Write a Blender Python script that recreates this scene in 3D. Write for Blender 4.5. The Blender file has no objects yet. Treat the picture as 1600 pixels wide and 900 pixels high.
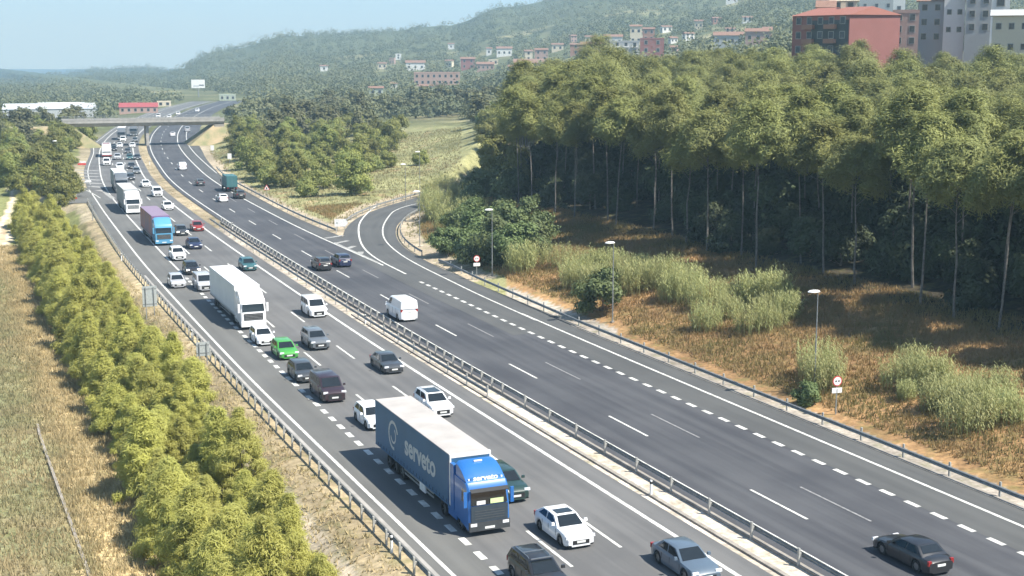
import bpy, math, random
import numpy as np
from math import sin, cos, pi, radians, atan2, sqrt, hypot
from mathutils import Vector, Matrix

random.seed(7); RNG = np.random.default_rng(7)
scene = bpy.context.scene
COL = scene.collection

# ------------------------------------------------------------------ camera, sky, sun, exposure
FPX, CAMH, PITCH, YAW = 2099.8, 26.704, 0.169308, 0.411356
cam_d = bpy.data.cameras.new('camera'); cam = bpy.data.objects.new('camera', cam_d); COL.objects.link(cam)
cam_d.sensor_width = 36.0; cam_d.lens = 36.0 * FPX / 1600.0
cam_d.clip_start = 0.5; cam_d.clip_end = 40000
cam.location = (0, 0, CAMH); cam.rotation_euler = (pi / 2 - PITCH, 0, -YAW)
scene.camera = cam

SUN_AZ = radians(139)      # clockwise from +Y: behind the camera, to the right
SUN_EL = radians(53)
w = bpy.data.worlds.new('World'); scene.world = w; w.use_nodes = True
nt = w.node_tree; nt.nodes.clear()
out = nt.nodes.new('ShaderNodeOutputWorld'); bg = nt.nodes.new('ShaderNodeBackground')
sky = nt.nodes.new('ShaderNodeTexSky'); sky.sky_type = 'NISHITA'; sky.sun_disc = False
sky.sun_elevation = SUN_EL; sky.sun_rotation = SUN_AZ; sky.altitude = 100
sky.air_density = 1.15; sky.dust_density = 0.3; sky.ozone_density = 2.2
tc = nt.nodes.new('ShaderNodeTexCoord'); sp = nt.nodes.new('ShaderNodeSeparateXYZ'); mx = nt.nodes.new('ShaderNodeMath')
mx.operation = 'MAXIMUM'; mx.inputs[1].default_value = 0.02; cb = nt.nodes.new('ShaderNodeCombineXYZ')
nt.links.new(tc.outputs['Generated'], sp.inputs[0]); nt.links.new(sp.outputs[0], cb.inputs[0]); nt.links.new(sp.outputs[1], cb.inputs[1])
nt.links.new(sp.outputs[2], mx.inputs[0]); nt.links.new(mx.outputs[0], cb.inputs[2])
nt.links.new(cb.outputs[0], sky.inputs[0]); nt.links.new(sky.outputs[0], bg.inputs[0])
bg.inputs[1].default_value = 0.078
nt.links.new(bg.outputs[0], out.inputs[0])
sun_d = bpy.data.lights.new('sun', 'SUN'); sun_d.energy = 4.8; sun_d.angle = radians(0.5); sun_d.color = (1.0, 0.94, 0.84)
sun = bpy.data.objects.new('sun', sun_d); COL.objects.link(sun)
sdir = Vector((sin(SUN_AZ) * cos(SUN_EL), cos(SUN_AZ) * cos(SUN_EL), sin(SUN_EL)))
sun.rotation_euler = sdir.to_track_quat('Z', 'Y').to_euler()
scene.view_settings.view_transform = 'Standard'; scene.view_settings.look = 'None'
scene.view_settings.exposure = 1.15; scene.view_settings.gamma = 1.0
scene.cycles.volume_max_steps = 64
scene.cycles.max_bounces = 6

# ------------------------------------------------------------------ geometry of the view -> ground
cY, sY = cos(YAW), sin(YAW)
def Wp(u, v, z=0.0):
    u -= 800; v -= 450
    fw = FPX * cos(PITCH) - v * sin(PITCH); dn = FPX * sin(PITCH) + v * cos(PITCH)
    t = (CAMH - z) / dn
    return (cY * u * t + sY * fw * t, -sY * u * t + cY * fw * t)
def ray(u, v):
    u -= 800; v -= 450
    fw = FPX * cos(PITCH) - v * sin(PITCH); dn = FPX * sin(PITCH) + v * cos(PITCH)
    n = hypot(u, fw)
    return (cY * u + sY * fw) / n, (-sY * u + cY * fw) / n, -dn / n     # per metre of ground distance
def colD(x, y):                          # picture column (1600 wide) and depth of a place at road height
    X = cY * x - sY * y; D = sY * x + cY * y
    return 800 + 2130 * X / np.maximum(D, 1e-3), D

# ------------------------------------------------------------------ plan of the roads
YS = np.arange(-60, 900, 2.0)
def smooth(a, n):
    k = np.ones(n) / n
    return np.convolve(np.pad(a, n // 2, mode='edge'), k, mode='valid')[:len(a)]
def table(pts, n=11):
    p = np.array(pts, float)
    a = np.interp(YS, p[:, 0], p[:, 1])
    return smooth(smooth(a, n), n)
M_ = table([(-60, 40.1), (64, 40.1), (120, 40.3), (158, 41.1), (183, 41.7), (212, 42.5), (248, 43.9), (280, 45.4), (313, 47.9), (340, 50.9), (372, 54.4),
            (400, 57.8), (420, 60.5), (440, 63.4), (490, 72), (540, 82), (600, 96), (657, 110), (735, 131), (800, 151), (900, 184)], 15)
WL_ = table([(-60, 12.3), (0, 11.9), (64, 11.3), (120, 10.6), (215, 9.7), (300, 9.4), (900, 9.6)])    # median edge line -> slow-side line, oncoming side
WR_ = table([(-60, 10.9), (64, 10.9), (150, 10.6), (200, 9.2), (218, 9.0), (340, 8.7), (900, 9.0)])
A_ = table([(-60, 24.2), (66, 23.9), (108, 23.9), (146, 24.6), (180, 25.5), (206, 26.6), (246, 28.4), (273, 29.9), (295, 31.0)])
XR_ = table([(-60, 59.0), (150, 58.8), (190, 57.4), (213, 57.0), (231, 57.4), (250, 58.4), (300, 61), (343, 66.5), (369, 70), (400, 75), (440, 81), (540, 101), (657, 129), (735, 150), (900, 203)])
XLm_ = table([(-60, 22.9), (100, 22.7), (145, 23.3), (185, 24.1), (217, 25.6), (250, 27.3), (275, 29.0), (300, 31.4), (330, 34.0), (342, 35.4), (370, 39.2), (400, 43.5), (440, 47.8), (540, 67), (657, 95), (735, 115), (900, 168)])
def F(a): return lambda y: np.interp(y, YS, a)
Mf, WLf, WRf, Af, XRf, XLf = map(F, (M_, WL_, WR_, A_, XR_, XLm_))
Ef = lambda y: Mf(y) - 2.55
Hf = lambda y: Mf(y) + 2.6
Bf = lambda y: Ef(y) - WLf(y)
Gf = lambda y: Hf(y) + WRf(y)
def tangent(y): return atan2(float(Mf(y + 2) - Mf(y - 2)), 4.0)     # angle from +Y towards +X

def chaikin(p, n=3):
    p = [np.array(q, float) for q in p]
    for _ in range(n):
        q = [p[0]]
        for a, b in zip(p, p[1:]): q += [a * .75 + b * .25, a * .25 + b * .75]
        q.append(p[-1]); p = q
    return np.array(p)
RAMP = chaikin([(55.6, 118), (55.8, 150), (56.6, 172), (59.6, 190), (66.5, 210), (76, 226.5), (92, 246), (108, 262), (126, 287), (148, 325), (168, 370), (188, 415), (205, 450), (235, 500)])
ONR = chaikin([(27.6, 262), (27.0, 285), (25, 303), (20, 322), (9, 342), (-8, 358), (-40, 372)])
RAMP_HW, ONR_HW = 4.0, 4.2
TRACK = chaikin([Wp(-14, 420, -4.1), Wp(0, 385, -4.1), Wp(13, 360, -4.0), Wp(25, 335, -3.2), Wp(30, 318, -2.4), Wp(25, 304, -1.8), Wp(8, 297, -1.2), Wp(-20, 294, -1)], 2)

def poly_dist(x, y, P):
    x = np.asarray(x, float); y = np.asarray(y, float)
    best = np.full(x.shape, 1e9)
    for a, b in zip(P[:-1], P[1:]):
        d = b - a; L = d @ d + 1e-9
        t = np.clip(((x - a[0]) * d[0] + (y - a[1]) * d[1]) / L, 0, 1)
        best = np.minimum(best, np.hypot(x - a[0] - t * d[0], y - a[1] - t * d[1]))
    return best
def sstep(a, b, x):
    t = np.clip((x - a) / (b - a), 0, 1); return t * t * (3 - 2 * t)

# terrain: far relief given as (column, depth) -> height table
TD = np.array([430, 600, 800, 1100, 1500, 2000, 2600, 3500, 4600, 7000, 20000], float)
TC = np.array([-300, 0, 240, 350, 450, 600, 700, 790, 1000, 1300, 1700, 2100], float)
TY = np.array([
 [217, 188, 168, 149, 139, 131, 125, 118, 150, 150, 110],
 [217, 188, 168, 150, 140, 132, 127, 124, 150, 150, 110],
 [217, 186, 166, 148, 136, 124, 113, 107, 150, 150, 110],
 [215, 184, 162, 142, 118, 78, 150, 150, 150, 150, 110],
 [212, 180, 152, 127, 92, 54, 150, 150, 150, 150, 110],
 [205, 172, 146, 120, 82, 46, 150, 150, 150, 150, 110],
 [200, 168, 140, 112, 77, 40, 150, 150, 150, 150, 110],
 [190, 158, 128, 96, 56, 12, 100, 150, 150, 150, 110],
 [130, 112, 84, 52, 14, -40, 60, 150, 150, 150, 110],
 [80, 66, 38, 6, -30, -70, 0, 150, 150, 150, 110],
 [78, 64, 40, 6, -30, -70, 0, 150, 150, 150, 110],
 [120, 100, 80, 60, 40, 10, 50, 150, 150, 150, 110]], float)
def far_h(c, D):
    D = np.clip(D, TD[0], TD[-1]); c = np.clip(c, TC[0], TC[-1])
    i = np.clip(np.searchsorted(TC, c) - 1, 0, len(TC) - 2); j = np.clip(np.searchsorted(TD, D) - 1, 0, len(TD) - 2)
    a = sstep(0, 1, (c - TC[i]) / (TC[i + 1] - TC[i])); b = (D - TD[j]) / (TD[j + 1] - TD[j])
    yy = (TY[i, j] * (1 - a) + TY[i + 1, j] * a) * (1 - b) + (TY[i, j + 1] * (1 - a) + TY[i + 1, j + 1] * a) * b
    return CAMH - (yy - 91) * D / 2130.0
def noise2(x, y, s, seed=0):
    r = np.random.default_rng(seed); o = 0
    for k in range(5):
        a = r.uniform(0, 2 * pi); p = r.uniform(0, 6.28, 2); q = s * r.uniform(.6, 1.7)
        o = o + np.sin((x * cos(a) + y * sin(a)) / q * 6.28 + p[0]) * np.cos((x * -sin(a) + y * cos(a)) / q * 5.1 + p[1])
    return o / 5
def road_d(x, y):
    dm = np.maximum(XLf(y) - x, x - XRf(y))
    dr = poly_dist(x, y, RAMP) - RAMP_HW - 0.6
    do = poly_dist(x, y, ONR) - ONR_HW - 0.4
    return np.minimum(np.minimum(dm, dr), do)
def height(x, y):
    x = np.asarray(x, float); y = np.asarray(y, float)
    c, D = colD(x, y); c = np.where(D < 5, np.where(cY * x - sY * y > 0, 2100, -300), c)
    d = road_d(x, y)
    xr = np.maximum(x - np.minimum(XRf(y), 61), 0)
    az = sstep(640, 830, c)
    R = np.interp(xr, [0, 2, 12, 24, 45, 100, 170, 260, 500], [0, 0.1, 1.7, 3.4, 6.0, 13.0, 16.5, 17.5, 18]) * az
    R = R + (1 - az) * np.interp(xr, [0, 15, 60, 200], [0, 0.8, 2.0, 3.0])
    lf = np.interp(y, [-100, 230, 300, 400], [-4.2, -4.2, -0.6, -0.3])
    Lh = lf * sstep(0.6, 9.5, XLf(y) - x)
    near = np.where(x > Mf(y), R, Lh) + 0.15 * noise2(x, y, 23, 1) * sstep(2, 8, d)
    far = far_h(c, D) + noise2(x, y, 260, 2) * 3.5 * sstep(500, 1000, D) + noise2(x, y, 700, 3) * 9 * sstep(900, 1600, D)
    r = np.hypot(x, y)
    t = sstep(300, 470, r) * sstep(0, 60, D)
    h = near * (1 - t) + far * t
    band = np.interp(r, [0, 250, 500, 900], [7, 9, 22, 40])
    k = sstep(0.5, 1, np.clip(d / band, 0, 1)) if False else sstep(0.2, 1.0, d / (0.55 * band))
    kk = np.where((x < Mf(y)) & (y < 260), sstep(0.1, 1.2, d), k)
    h = h * kk - 0.09 * (1 - sstep(0.0, 0.8, d))
    return h
def H1(x, y): return float(height(np.array([x]), np.array([y]))[0])
_T = np.concatenate([np.arange(40, 300, 0.5), np.geomspace(300, 9000, 2500)])
def hit(u, v):                            # where the ray through a picture point meets the ground
    a, b, s = ray(u, v)
    z = CAMH + s * _T; hh = height(a * _T, b * _T)
    k = np.argmax(z < hh)
    if not (z < hh).any(): k = len(_T) - 1
    t = _T[k]; return a * t, b * t, float(hh[k])

# ------------------------------------------------------------------ materials
MATS = {}
def material(name, color, rough=.7, metal=0, var=None, nscale=6, bump=0.0, coat=0, obvar=0.0, transl=0.0, spec=None, emit=None, detail=5):
    if name in MATS: return MATS[name]
    m = bpy.data.materials.new(name); m.use_nodes = True; t = m.node_tree; b = t.nodes['Principled BSDF']
    L = t.links.new
    b.inputs['Roughness'].default_value = rough; b.inputs['Metallic'].default_value = metal
    if coat: b.inputs['Coat Weight'].default_value = coat; b.inputs['Coat Roughness'].default_value = .06
    if spec is not None: b.inputs['Specular IOR Level'].default_value = spec
    col = None
    rgb = t.nodes.new('ShaderNodeRGB'); rgb.outputs[0].default_value = (*color, 1); col = rgb.outputs[0]
    tcn = t.nodes.new('ShaderNodeTexCoord')
    n = t.nodes.new('ShaderNodeTexNoise'); n.inputs['Scale'].default_value = nscale; n.inputs['Detail'].default_value = detail
    L(tcn.outputs['Object'], n.inputs['Vector'])
    if var is None: var = tuple(min(1, c * .82) for c in color)
    mixn = t.nodes.new('ShaderNodeMix'); mixn.data_type = 'RGBA'
    rmp = t.nodes.new('ShaderNodeMapRange'); rmp.inputs[1].default_value = .35; rmp.inputs[2].default_value = .65
    L(n.outputs['Fac'], rmp.inputs[0]); L(rmp.outputs[0], mixn.inputs[0]); L(col, mixn.inputs[6]); mixn.inputs[7].default_value = (*var, 1)
    col = mixn.outputs[2]
    if obvar:
        oi = t.nodes.new('ShaderNodeObjectInfo'); hs = t.nodes.new('ShaderNodeHueSaturation')
        mr = t.nodes.new('ShaderNodeMapRange'); mr.inputs[3].default_value = 1 - obvar; mr.inputs[4].default_value = 1 + obvar
        mr2 = t.nodes.new('ShaderNodeMapRange'); mr2.inputs[3].default_value = .5 - obvar * .06; mr2.inputs[4].default_value = .5 + obvar * .06
        L(oi.outputs['Random'], mr.inputs[0]); L(mr.outputs[0], hs.inputs['Value']); L(oi.outputs['Random'], mr2.inputs[0]); L(mr2.outputs[0], hs.inputs['Hue'])
        L(col, hs.inputs['Color']); col = hs.outputs[0]
    L(col, b.inputs['Base Color'])
    if bump:
        bn = t.nodes.new('ShaderNodeBump'); bn.inputs['Strength'].default_value = bump; bn.inputs['Distance'].default_value = .05
        L(n.outputs['Fac'], bn.inputs['Height']); L(bn.outputs[0], b.inputs['Normal'])
    if transl:
        tr = t.nodes.new('ShaderNodeBsdfTranslucent'); ms = t.nodes.new('ShaderNodeMixShader'); ms.inputs[0].default_value = transl
        L(col, tr.inputs[0]); L(b.outputs[0], ms.inputs[1]); L(tr.outputs[0], ms.inputs[2]); L(ms.outputs[0], t.nodes['Material Output'].inputs[0])
    if emit:
        b.inputs['Emission Color'].default_value = (*emit[0], 1); b.inputs['Emission Strength'].default_value = emit[1]
    MATS[name] = m
    return m

def asphalt(name, c, c2):
    m = bpy.data.materials.new(name); m.use_nodes = True; t = m.node_tree; b = t.nodes['Principled BSDF']; L = t.links.new
    b.inputs['Roughness'].default_value = .78; b.inputs['Specular IOR Level'].default_value = .35
    uv = t.nodes.new('ShaderNodeUVMap'); uv.uv_map = 'lane'
    mp = t.nodes.new('ShaderNodeMapping'); mp.inputs['Scale'].default_value = (1.1, .03, 1)
    n1 = t.nodes.new('ShaderNodeTexNoise'); n1.inputs['Scale'].default_value = 1.0; n1.inputs['Detail'].default_value = 4
    L(uv.outputs[0], mp.inputs[0]); L(mp.outputs[0], n1.inputs[0])
    tcn = t.nodes.new('ShaderNodeTexCoord')
    n2 = t.nodes.new('ShaderNodeTexNoise'); n2.inputs['Scale'].default_value = .12; n2.inputs['Detail'].default_value = 6; L(tcn.outputs['Object'], n2.inputs[0])
    n3 = t.nodes.new('ShaderNodeTexNoise'); n3.inputs['Scale'].default_value = 14; n3.inputs['Detail'].default_value = 3; L(tcn.outputs['Object'], n3.inputs[0])
    sm = t.nodes.new('ShaderNodeMath'); sm.operation = 'ADD'; L(n1.outputs[0], sm.inputs[0]); L(n2.outputs[0], sm.inputs[1])
    s2 = t.nodes.new('ShaderNodeMath'); s2.operation = 'MULTIPLY_ADD'; s2.inputs[1].default_value = .35; L(n3.outputs[0], s2.inputs[0]); L(sm.outputs[0], s2.inputs[2])
    mr = t.nodes.new('ShaderNodeMapRange'); mr.inputs[1].default_value = .98; mr.inputs[2].default_value = 1.38; L(s2.outputs[0], mr.inputs[0])
    mixn = t.nodes.new('ShaderNodeMix'); mixn.data_type = 'RGBA'; mixn.inputs[6].default_value = (*c, 1); mixn.inputs[7].default_value = (*c2, 1)
    L(mr.outputs[0], mixn.inputs[0])
    vo = t.nodes.new('ShaderNodeTexNoise'); vo.inputs['Scale'].default_value = .9; vo.inputs['Detail'].default_value = 2
    mp2 = t.nodes.new('ShaderNodeMapping'); mp2.inputs['Scale'].default_value = (1.6, .25, 1); L(uv.outputs[0], mp2.inputs[0]); L(mp2.outputs[0], vo.inputs[0])
    r2 = t.nodes.new('ShaderNodeMapRange'); r2.inputs[1].default_value = .66; r2.inputs[2].default_value = .74; r2.inputs[4].default_value = .28; L(vo.outputs[0], r2.inputs[0])
    m2 = t.nodes.new('ShaderNodeMix'); m2.data_type = 'RGBA'; m2.inputs[7].default_value = (*[k * .55 for k in c], 1)
    L(r2.outputs[0], m2.inputs[0]); L(mixn.outputs[2], m2.inputs[6]); L(m2.outputs[2], b.inputs['Base Color'])
    bn = t.nodes.new('ShaderNodeBump'); bn.inputs['Strength'].default_value = .25; bn.inputs['Distance'].default_value = .02; L(n3.outputs[0], bn.inputs['Height']); L(bn.outputs[0], b.inputs['Normal'])
    return m
ASPH_L = asphalt('asphalt_worn_grey', (.140, .139, .136), (.098, .098, .098))
ASPH_L2 = asphalt('asphalt_pale_grey', (.135, .135, .127), (.105, .105, .10))
ASPH_R = asphalt('asphalt_dark', (.078, .080, .086), (.048, .050, .057))
ASPH_R2 = asphalt('asphalt_mid_grey', (.092, .094, .092), (.07, .072, .072))
PAINT = material('road_paint', (.66, .66, .62), .7, var=(.40, .40, .37), nscale=1.6)
PAINT2 = material('road_paint_worn', (.26, .26, .26), .8, var=(.16, .16, .16), nscale=4)
GALV = material('galvanised_steel', (.29, .30, .30), .6, .3, var=(.20, .21, .21), nscale=3)
CONC = material('concrete', (.32, .29, .25), .9, var=(.21, .19, .165), nscale=1.2, bump=.3)
CONC_L = material('concrete_pale', (.36, .345, .32), .9, var=(.27, .26, .24), nscale=.8, bump=.2)
TYRE = material('tyre_rubber', (.018, .018, .018), .85)
RIM = material('alloy_rim', (.35, .36, .37), .35, .8)
DARKP = material('black_plastic', (.02, .02, .021), .6)
GLASS = material('tinted_glass', (.014, .018, .02), .06, spec=.8)
LAMPG = material('headlamp_glass', (.75, .77, .8), .15, coat=.6)
LAMPON = material('headlamp_lit', (.9, .9, .85), .2, emit=((1, .96, .86), 3.0))
TAIL = material('tail_lamp', (.30, .015, .012), .3, coat=.5)
PLATE = material('number_plate_white', (.72, .73, .70), .5)
WHITE = material('white_paint', (.80, .80, .79), .5)
def paint(name, c, rough=.32): return material(name, c, rough, coat=.6, var=tuple(k * .94 for k in c), nscale=.6)

# ------------------------------------------------------------------ mesh helpers
def tag(o, label=None, cat=None, group=None, kind=None):
    if label: o['label'] = label
    if cat: o['category'] = cat
    if group: o['group'] = group
    if kind: o['kind'] = kind
    return o
def empty(name, loc, rz=0):
    o = bpy.data.objects.new(name, None); COL.objects.link(o); o.location = loc; o.rotation_euler = (0, 0, rz); o.empty_display_size = .3
    return o
class MB:
    def __init__(s): s.v = []; s.f = []
    def add(s, vs, fs):
        b = len(s.v); s.v += [tuple(p) for p in vs]; s.f += [tuple(i + b for i in f) for f in fs]; return s
    def quad(s, *p): return s.add(p, [tuple(range(len(p)))])
    def box(s, x0, x1, y0, y1, z0, z1, tx=0, ty=0):
        return s.add([(x0, y0, z0), (x1, y0, z0), (x1, y1, z0), (x0, y1, z0), (x0 + tx, y0 + ty, z1), (x1 - tx, y0 + ty, z1), (x1 - tx, y1 - ty, z1), (x0 + tx, y1 - ty, z1)],
                     [(3, 2, 1, 0), (4, 5, 6, 7), (0, 1, 5, 4), (1, 2, 6, 5), (2, 3, 7, 6), (3, 0, 4, 7)])
    def cyl(s, c, r, h, n=12, axis='z', r2=None, cap=True):
        r2 = r if r2 is None else r2; A = []; B = []
        for i in range(n):
            a = 2 * pi * i / n; p = (cos(a), sin(a))
            def P(rr, t):
                if axis == 'z': return (c[0] + p[0] * rr, c[1] + p[1] * rr, c[2] + t)
                if axis == 'x': return (c[0] + t, c[1] + p[0] * rr, c[2] + p[1] * rr)
                return (c[0] + p[0] * rr, c[1] + t, c[2] + p[1] * rr)
            A.append(P(r, 0)); B.append(P(r2, h))
        fs = [(i, (i + 1) % n, n + (i + 1) % n, n + i) for i in range(n)]
        if cap: fs += [tuple(range(n))[::-1], tuple(range(n, 2 * n))]
        return s.add(A + B, fs)
    def tube(s, pts, rs, n=6):
        pts = [Vector(p) for p in pts]; rings = []
        for i, p in enumerate(pts):
            d = (pts[min(i + 1, len(pts) - 1)] - pts[max(i - 1, 0)]).normalized()
            a = d.cross(Vector((0, 0, 1)) if abs(d.z) < .9 else Vector((1, 0, 0))).normalized(); b = d.cross(a)
            r = rs[i] if hasattr(rs, '__len__') else rs
            rings.append([p + (a * cos(2 * pi * k / n) + b * sin(2 * pi * k / n)) * r for k in range(n)])
        vs = [q for r_ in rings for q in r_]; fs = []
        for i in range(len(pts) - 1):
            for k in range(n): fs.append((i * n + k, i * n + (k + 1) % n, (i + 1) * n + (k + 1) % n, (i + 1) * n + k))
        fs += [tuple(range(n))[::-1], tuple(range(len(vs) - n, len(vs)))]
        return s.add(vs, fs)
    def loft(s, rings, caps=True, close=False):
        n = len(rings[0]); vs = [p for r in rings for p in r]; fs = []
        for i in range(len(rings) - 1):
            for k in range(n if close else n - 1):
                k2 = (k + 1) % n
                fs.append((i * n + k, i * n + k2, (i + 1) * n + k2, (i + 1) * n + k))
        if caps: fs += [tuple(range(n))[::-1], tuple(range(len(vs) - n, len(vs)))]
        return s.add(vs, fs)
    def mesh(s, name, mats, smooth=None):
        me = bpy.data.meshes.new(name); me.from_pydata(s.v, [], s.f); me.update()
        for m in (mats if isinstance(mats, (list, tuple)) else [mats]): me.materials.append(m)
        if smooth is not None:
            me.polygons.foreach_set('use_smooth', [True] * len(me.polygons)); me.set_sharp_from_angle(angle=radians(smooth))
        return me
    def build(s, name, mat, parent=None, smooth=None):
        o = bpy.data.objects.new(name, s.mesh(name, mat, smooth)); COL.objects.link(o)
        if parent: o.parent = parent
        return o
def link(name, me, parent=None, loc=(0, 0, 0), rz=0, sc=1):
    o = bpy.data.objects.new(name, me); COL.objects.link(o); o.parent = parent; o.location = loc; o.rotation_euler = (0, 0, rz)
    if sc != 1: o.scale = (sc, sc, sc) if not hasattr(sc, '__len__') else sc
    return o
KIDS = {}
def copy_tree(o, parent=None):
    c = o.copy(); COL.objects.link(c)
    if parent: c.parent = parent
    for ch in o.children: copy_tree(ch, c)
    return c
def npmesh(name, V, Fq, mat, smooth=False):
    me = bpy.data.meshes.new(name); V = np.asarray(V, np.float32); Fq = np.asarray(Fq, np.int32); k = Fq.shape[1]
    me.vertices.add(len(V)); me.vertices.foreach_set('co', V.ravel())
    me.loops.add(Fq.size); me.loops.foreach_set('vertex_index', Fq.ravel())
    me.polygons.add(len(Fq)); me.polygons.foreach_set('loop_start', np.arange(0, Fq.size, k, dtype=np.int32)); me.polygons.foreach_set('loop_total', np.full(len(Fq), k, np.int32))
    if smooth: me.polygons.foreach_set('use_smooth', np.ones(len(Fq), bool))
    me.update(calc_edges=True); me.validate()
    me.materials.append(mat)
    return me

# ------------------------------------------------------------------ ground sheet
def build_ground():
    c_in = np.arange(-3.0, 48.01, .13); az = np.radians(np.concatenate([np.arange(-180, -3.01, 4.0), c_in, np.arange(51, 180.1, 4.0)]))
    r = np.concatenate([[2, 12, 24, 34], np.geomspace(40, 480, 360), np.geomspace(486, 5200, 230), np.geomspace(5500, 24000, 14)])
    A, Rr = np.meshgrid(az, r); X = Rr * np.sin(A); Y = Rr * np.cos(A)
    Z = height(X.ravel(), Y.ravel()).reshape(X.shape)
    nr, na = X.shape
    idx = np.arange(nr * na).reshape(nr, na)
    q = np.stack([idx[:-1, :-1], idx[:-1, 1:], idx[1:, 1:], idx[1:, :-1]], -1).reshape(-1, 4)
    m = bpy.data.materials.new('ground'); m.use_nodes = True; t = m.node_tree; b = t.nodes['Principled BSDF']; L = t.links.new
    b.inputs['Roughness'].default_value = .95; b.inputs['Specular IOR Level'].default_value = .15
    at = t.nodes.new('ShaderNodeAttribute'); at.attribute_name = 'zone'
    tcn = t.nodes.new('ShaderNodeTexCoord'); cur = at.outputs['Color']
    for s_, lo, hi in ((.035, .62, 1.35), (.35, .7, 1.3), (3.0, .72, 1.3)):
        n = t.nodes.new('ShaderNodeTexNoise'); n.inputs['Scale'].default_value = s_; n.inputs['Detail'].default_value = 5; L(tcn.outputs['Object'], n.inputs[0])
        mr = t.nodes.new('ShaderNodeMapRange'); mr.inputs[1].default_value = .3; mr.inputs[2].default_value = .7; mr.inputs[3].default_value = lo; mr.inputs[4].default_value = hi
        L(n.outputs[0], mr.inputs[0]); vm = t.nodes.new('ShaderNodeVectorMath'); vm.operation = 'SCALE'; L(cur, vm.inputs[0]); L(mr.outputs[0], vm.inputs['Scale']); cur = vm.outputs[0]
    n = t.nodes.new('ShaderNodeTexNoise'); n.inputs['Scale'].default_value = .8; n.inputs['Detail'].default_value = 8; L(tcn.outputs['Object'], n.inputs[0])
    mr = t.nodes.new('ShaderNodeMapRange'); mr.inputs[1].default_value = .5; mr.inputs[2].default_value = .68; mr.inputs[4].default_value = .45; L(n.outputs[0], mr.inputs[0])
    mm = t.nodes.new('ShaderNodeMix'); mm.data_type = 'RGBA'; mm.inputs[7].default_value = (.15, .16, .055, 1); L(mr.outputs[0], mm.inputs[0]); L(cur, mm.inputs[6]); 
    L(mm.outputs[2], b.inputs['Base Color'])
    bn = t.nodes.new('ShaderNodeBump'); bn.inputs['Strength'].default_value = .6; bn.inputs['Distance'].default_value = .25; L(n.outputs[0], bn.inputs['Height']); L(bn.outputs[0], b.inputs['Normal'])
    me = npmesh('ground', np.stack([X, Y, Z], -1).reshape(-1, 3), q, m, smooth=True)
    x = X.ravel(); y = Y.ravel(); c, D = colD(x, y); d = road_d(x, y)
    C = np.tile(np.array([.24, .21, .10]), (len(x), 1))
    def mixc(k, col):
        nonlocal C
        k = np.clip(k, 0, 1)[:, None]; C = C * (1 - k) + np.array(col) * k
    left = x < Mf(y); right = ~left
    nz = noise2(x, y, 14, 5) * .5 + noise2(x, y, 5, 6) * .5
    # left: greenish rough grass, tan strip beside the pines
    mixc(left * 1.0, (.20, .20, .105)); mixc(left * sstep(-.1, .5, nz), (.26, .21, .125))
    tanb = left * sstep(6.2, 8.3, x + nz * 1.8 - (y - 80) * .012) * (1 - sstep(13.2, 14.6, x)) * (y < 235)
    mixc(tanb, (.44, .34, .18))
    mixc(left * sstep(13.0, 14.5, x) * (y < 240), (.20, .18, .09))
    mixc(left * (d < 5) * sstep(17.2, 18.2, x) * (1 - sstep(19.6, 20.4, x)) * (y < 170), (.50, .43, .33))
    mixc(left * (d < 2.6), (.36, .29, .18))
    mixc(left * (y > 235) * (y < 430), (.19, .20, .08)); mixc(left * (y > 236) * (poly_dist(x, y, TRACK) < 6) * (x < 12), (.42, .27, .16))
    mixc((poly_dist(x, y, TRACK) < 1.6) * (1.0 - .6 * (poly_dist(x, y, TRACK) < .5)), (.62, .52, .38))
    mixc(left * (d < 3) * (y > 235), (.34, .29, .2))
    # right bank
    bank = right * (c > 640) * (y < 240); mixc(bank * 1.0, (.33, .20, .095)); mixc(bank * sstep(0, .6, nz) * .7, (.21, .18, .07))
    mixc(bank * (d < 2.0) * sstep(-.6, .2, nz + .4), (.36, .32, .27))
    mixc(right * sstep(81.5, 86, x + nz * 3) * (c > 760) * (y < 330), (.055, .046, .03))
    mixc(right * (c <= 790) * (D < 600), (.25, .245, .12)); mixc(right * (c <= 700) * (D < 480) * sstep(.1, .5, nz), (.36, .24, .14))
    mixc(right * (d < 3) * (y > 150) * (D < 480), (.36, .30, .22))
    # median
    med = (x > Ef(y)) & (x < Hf(y)) & (y > -50); mixc(med * 1.0, (.47, .41, .34)); mixc(med * (y > 215), (.33, .27, .18)); mixc(med * sstep(.2, .6, nz) * .5, (.26, .22, .14))
    far = sstep(380, 520, D); nf = noise2(x, y, 120, 8) * .5 + noise2(x, y, 45, 9) * .5
    mixc(far, (.095, .105, .05)); mixc(far * sstep(.0, .4, nf) * (D < 1500), (.25, .225, .125)); mixc(far * sstep(-.5, -.1, -nf) * (D < 900) * .0, (.2, .2, .1))
    mixc(far * sstep(1500, 2500, D), (.06, .075, .045))
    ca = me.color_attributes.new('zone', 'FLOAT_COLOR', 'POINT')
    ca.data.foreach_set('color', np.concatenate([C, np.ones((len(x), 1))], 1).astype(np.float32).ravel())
    o = bpy.data.objects.new('ground', me); COL.objects.link(o); tag(o, kind='structure')
build_ground()

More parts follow.
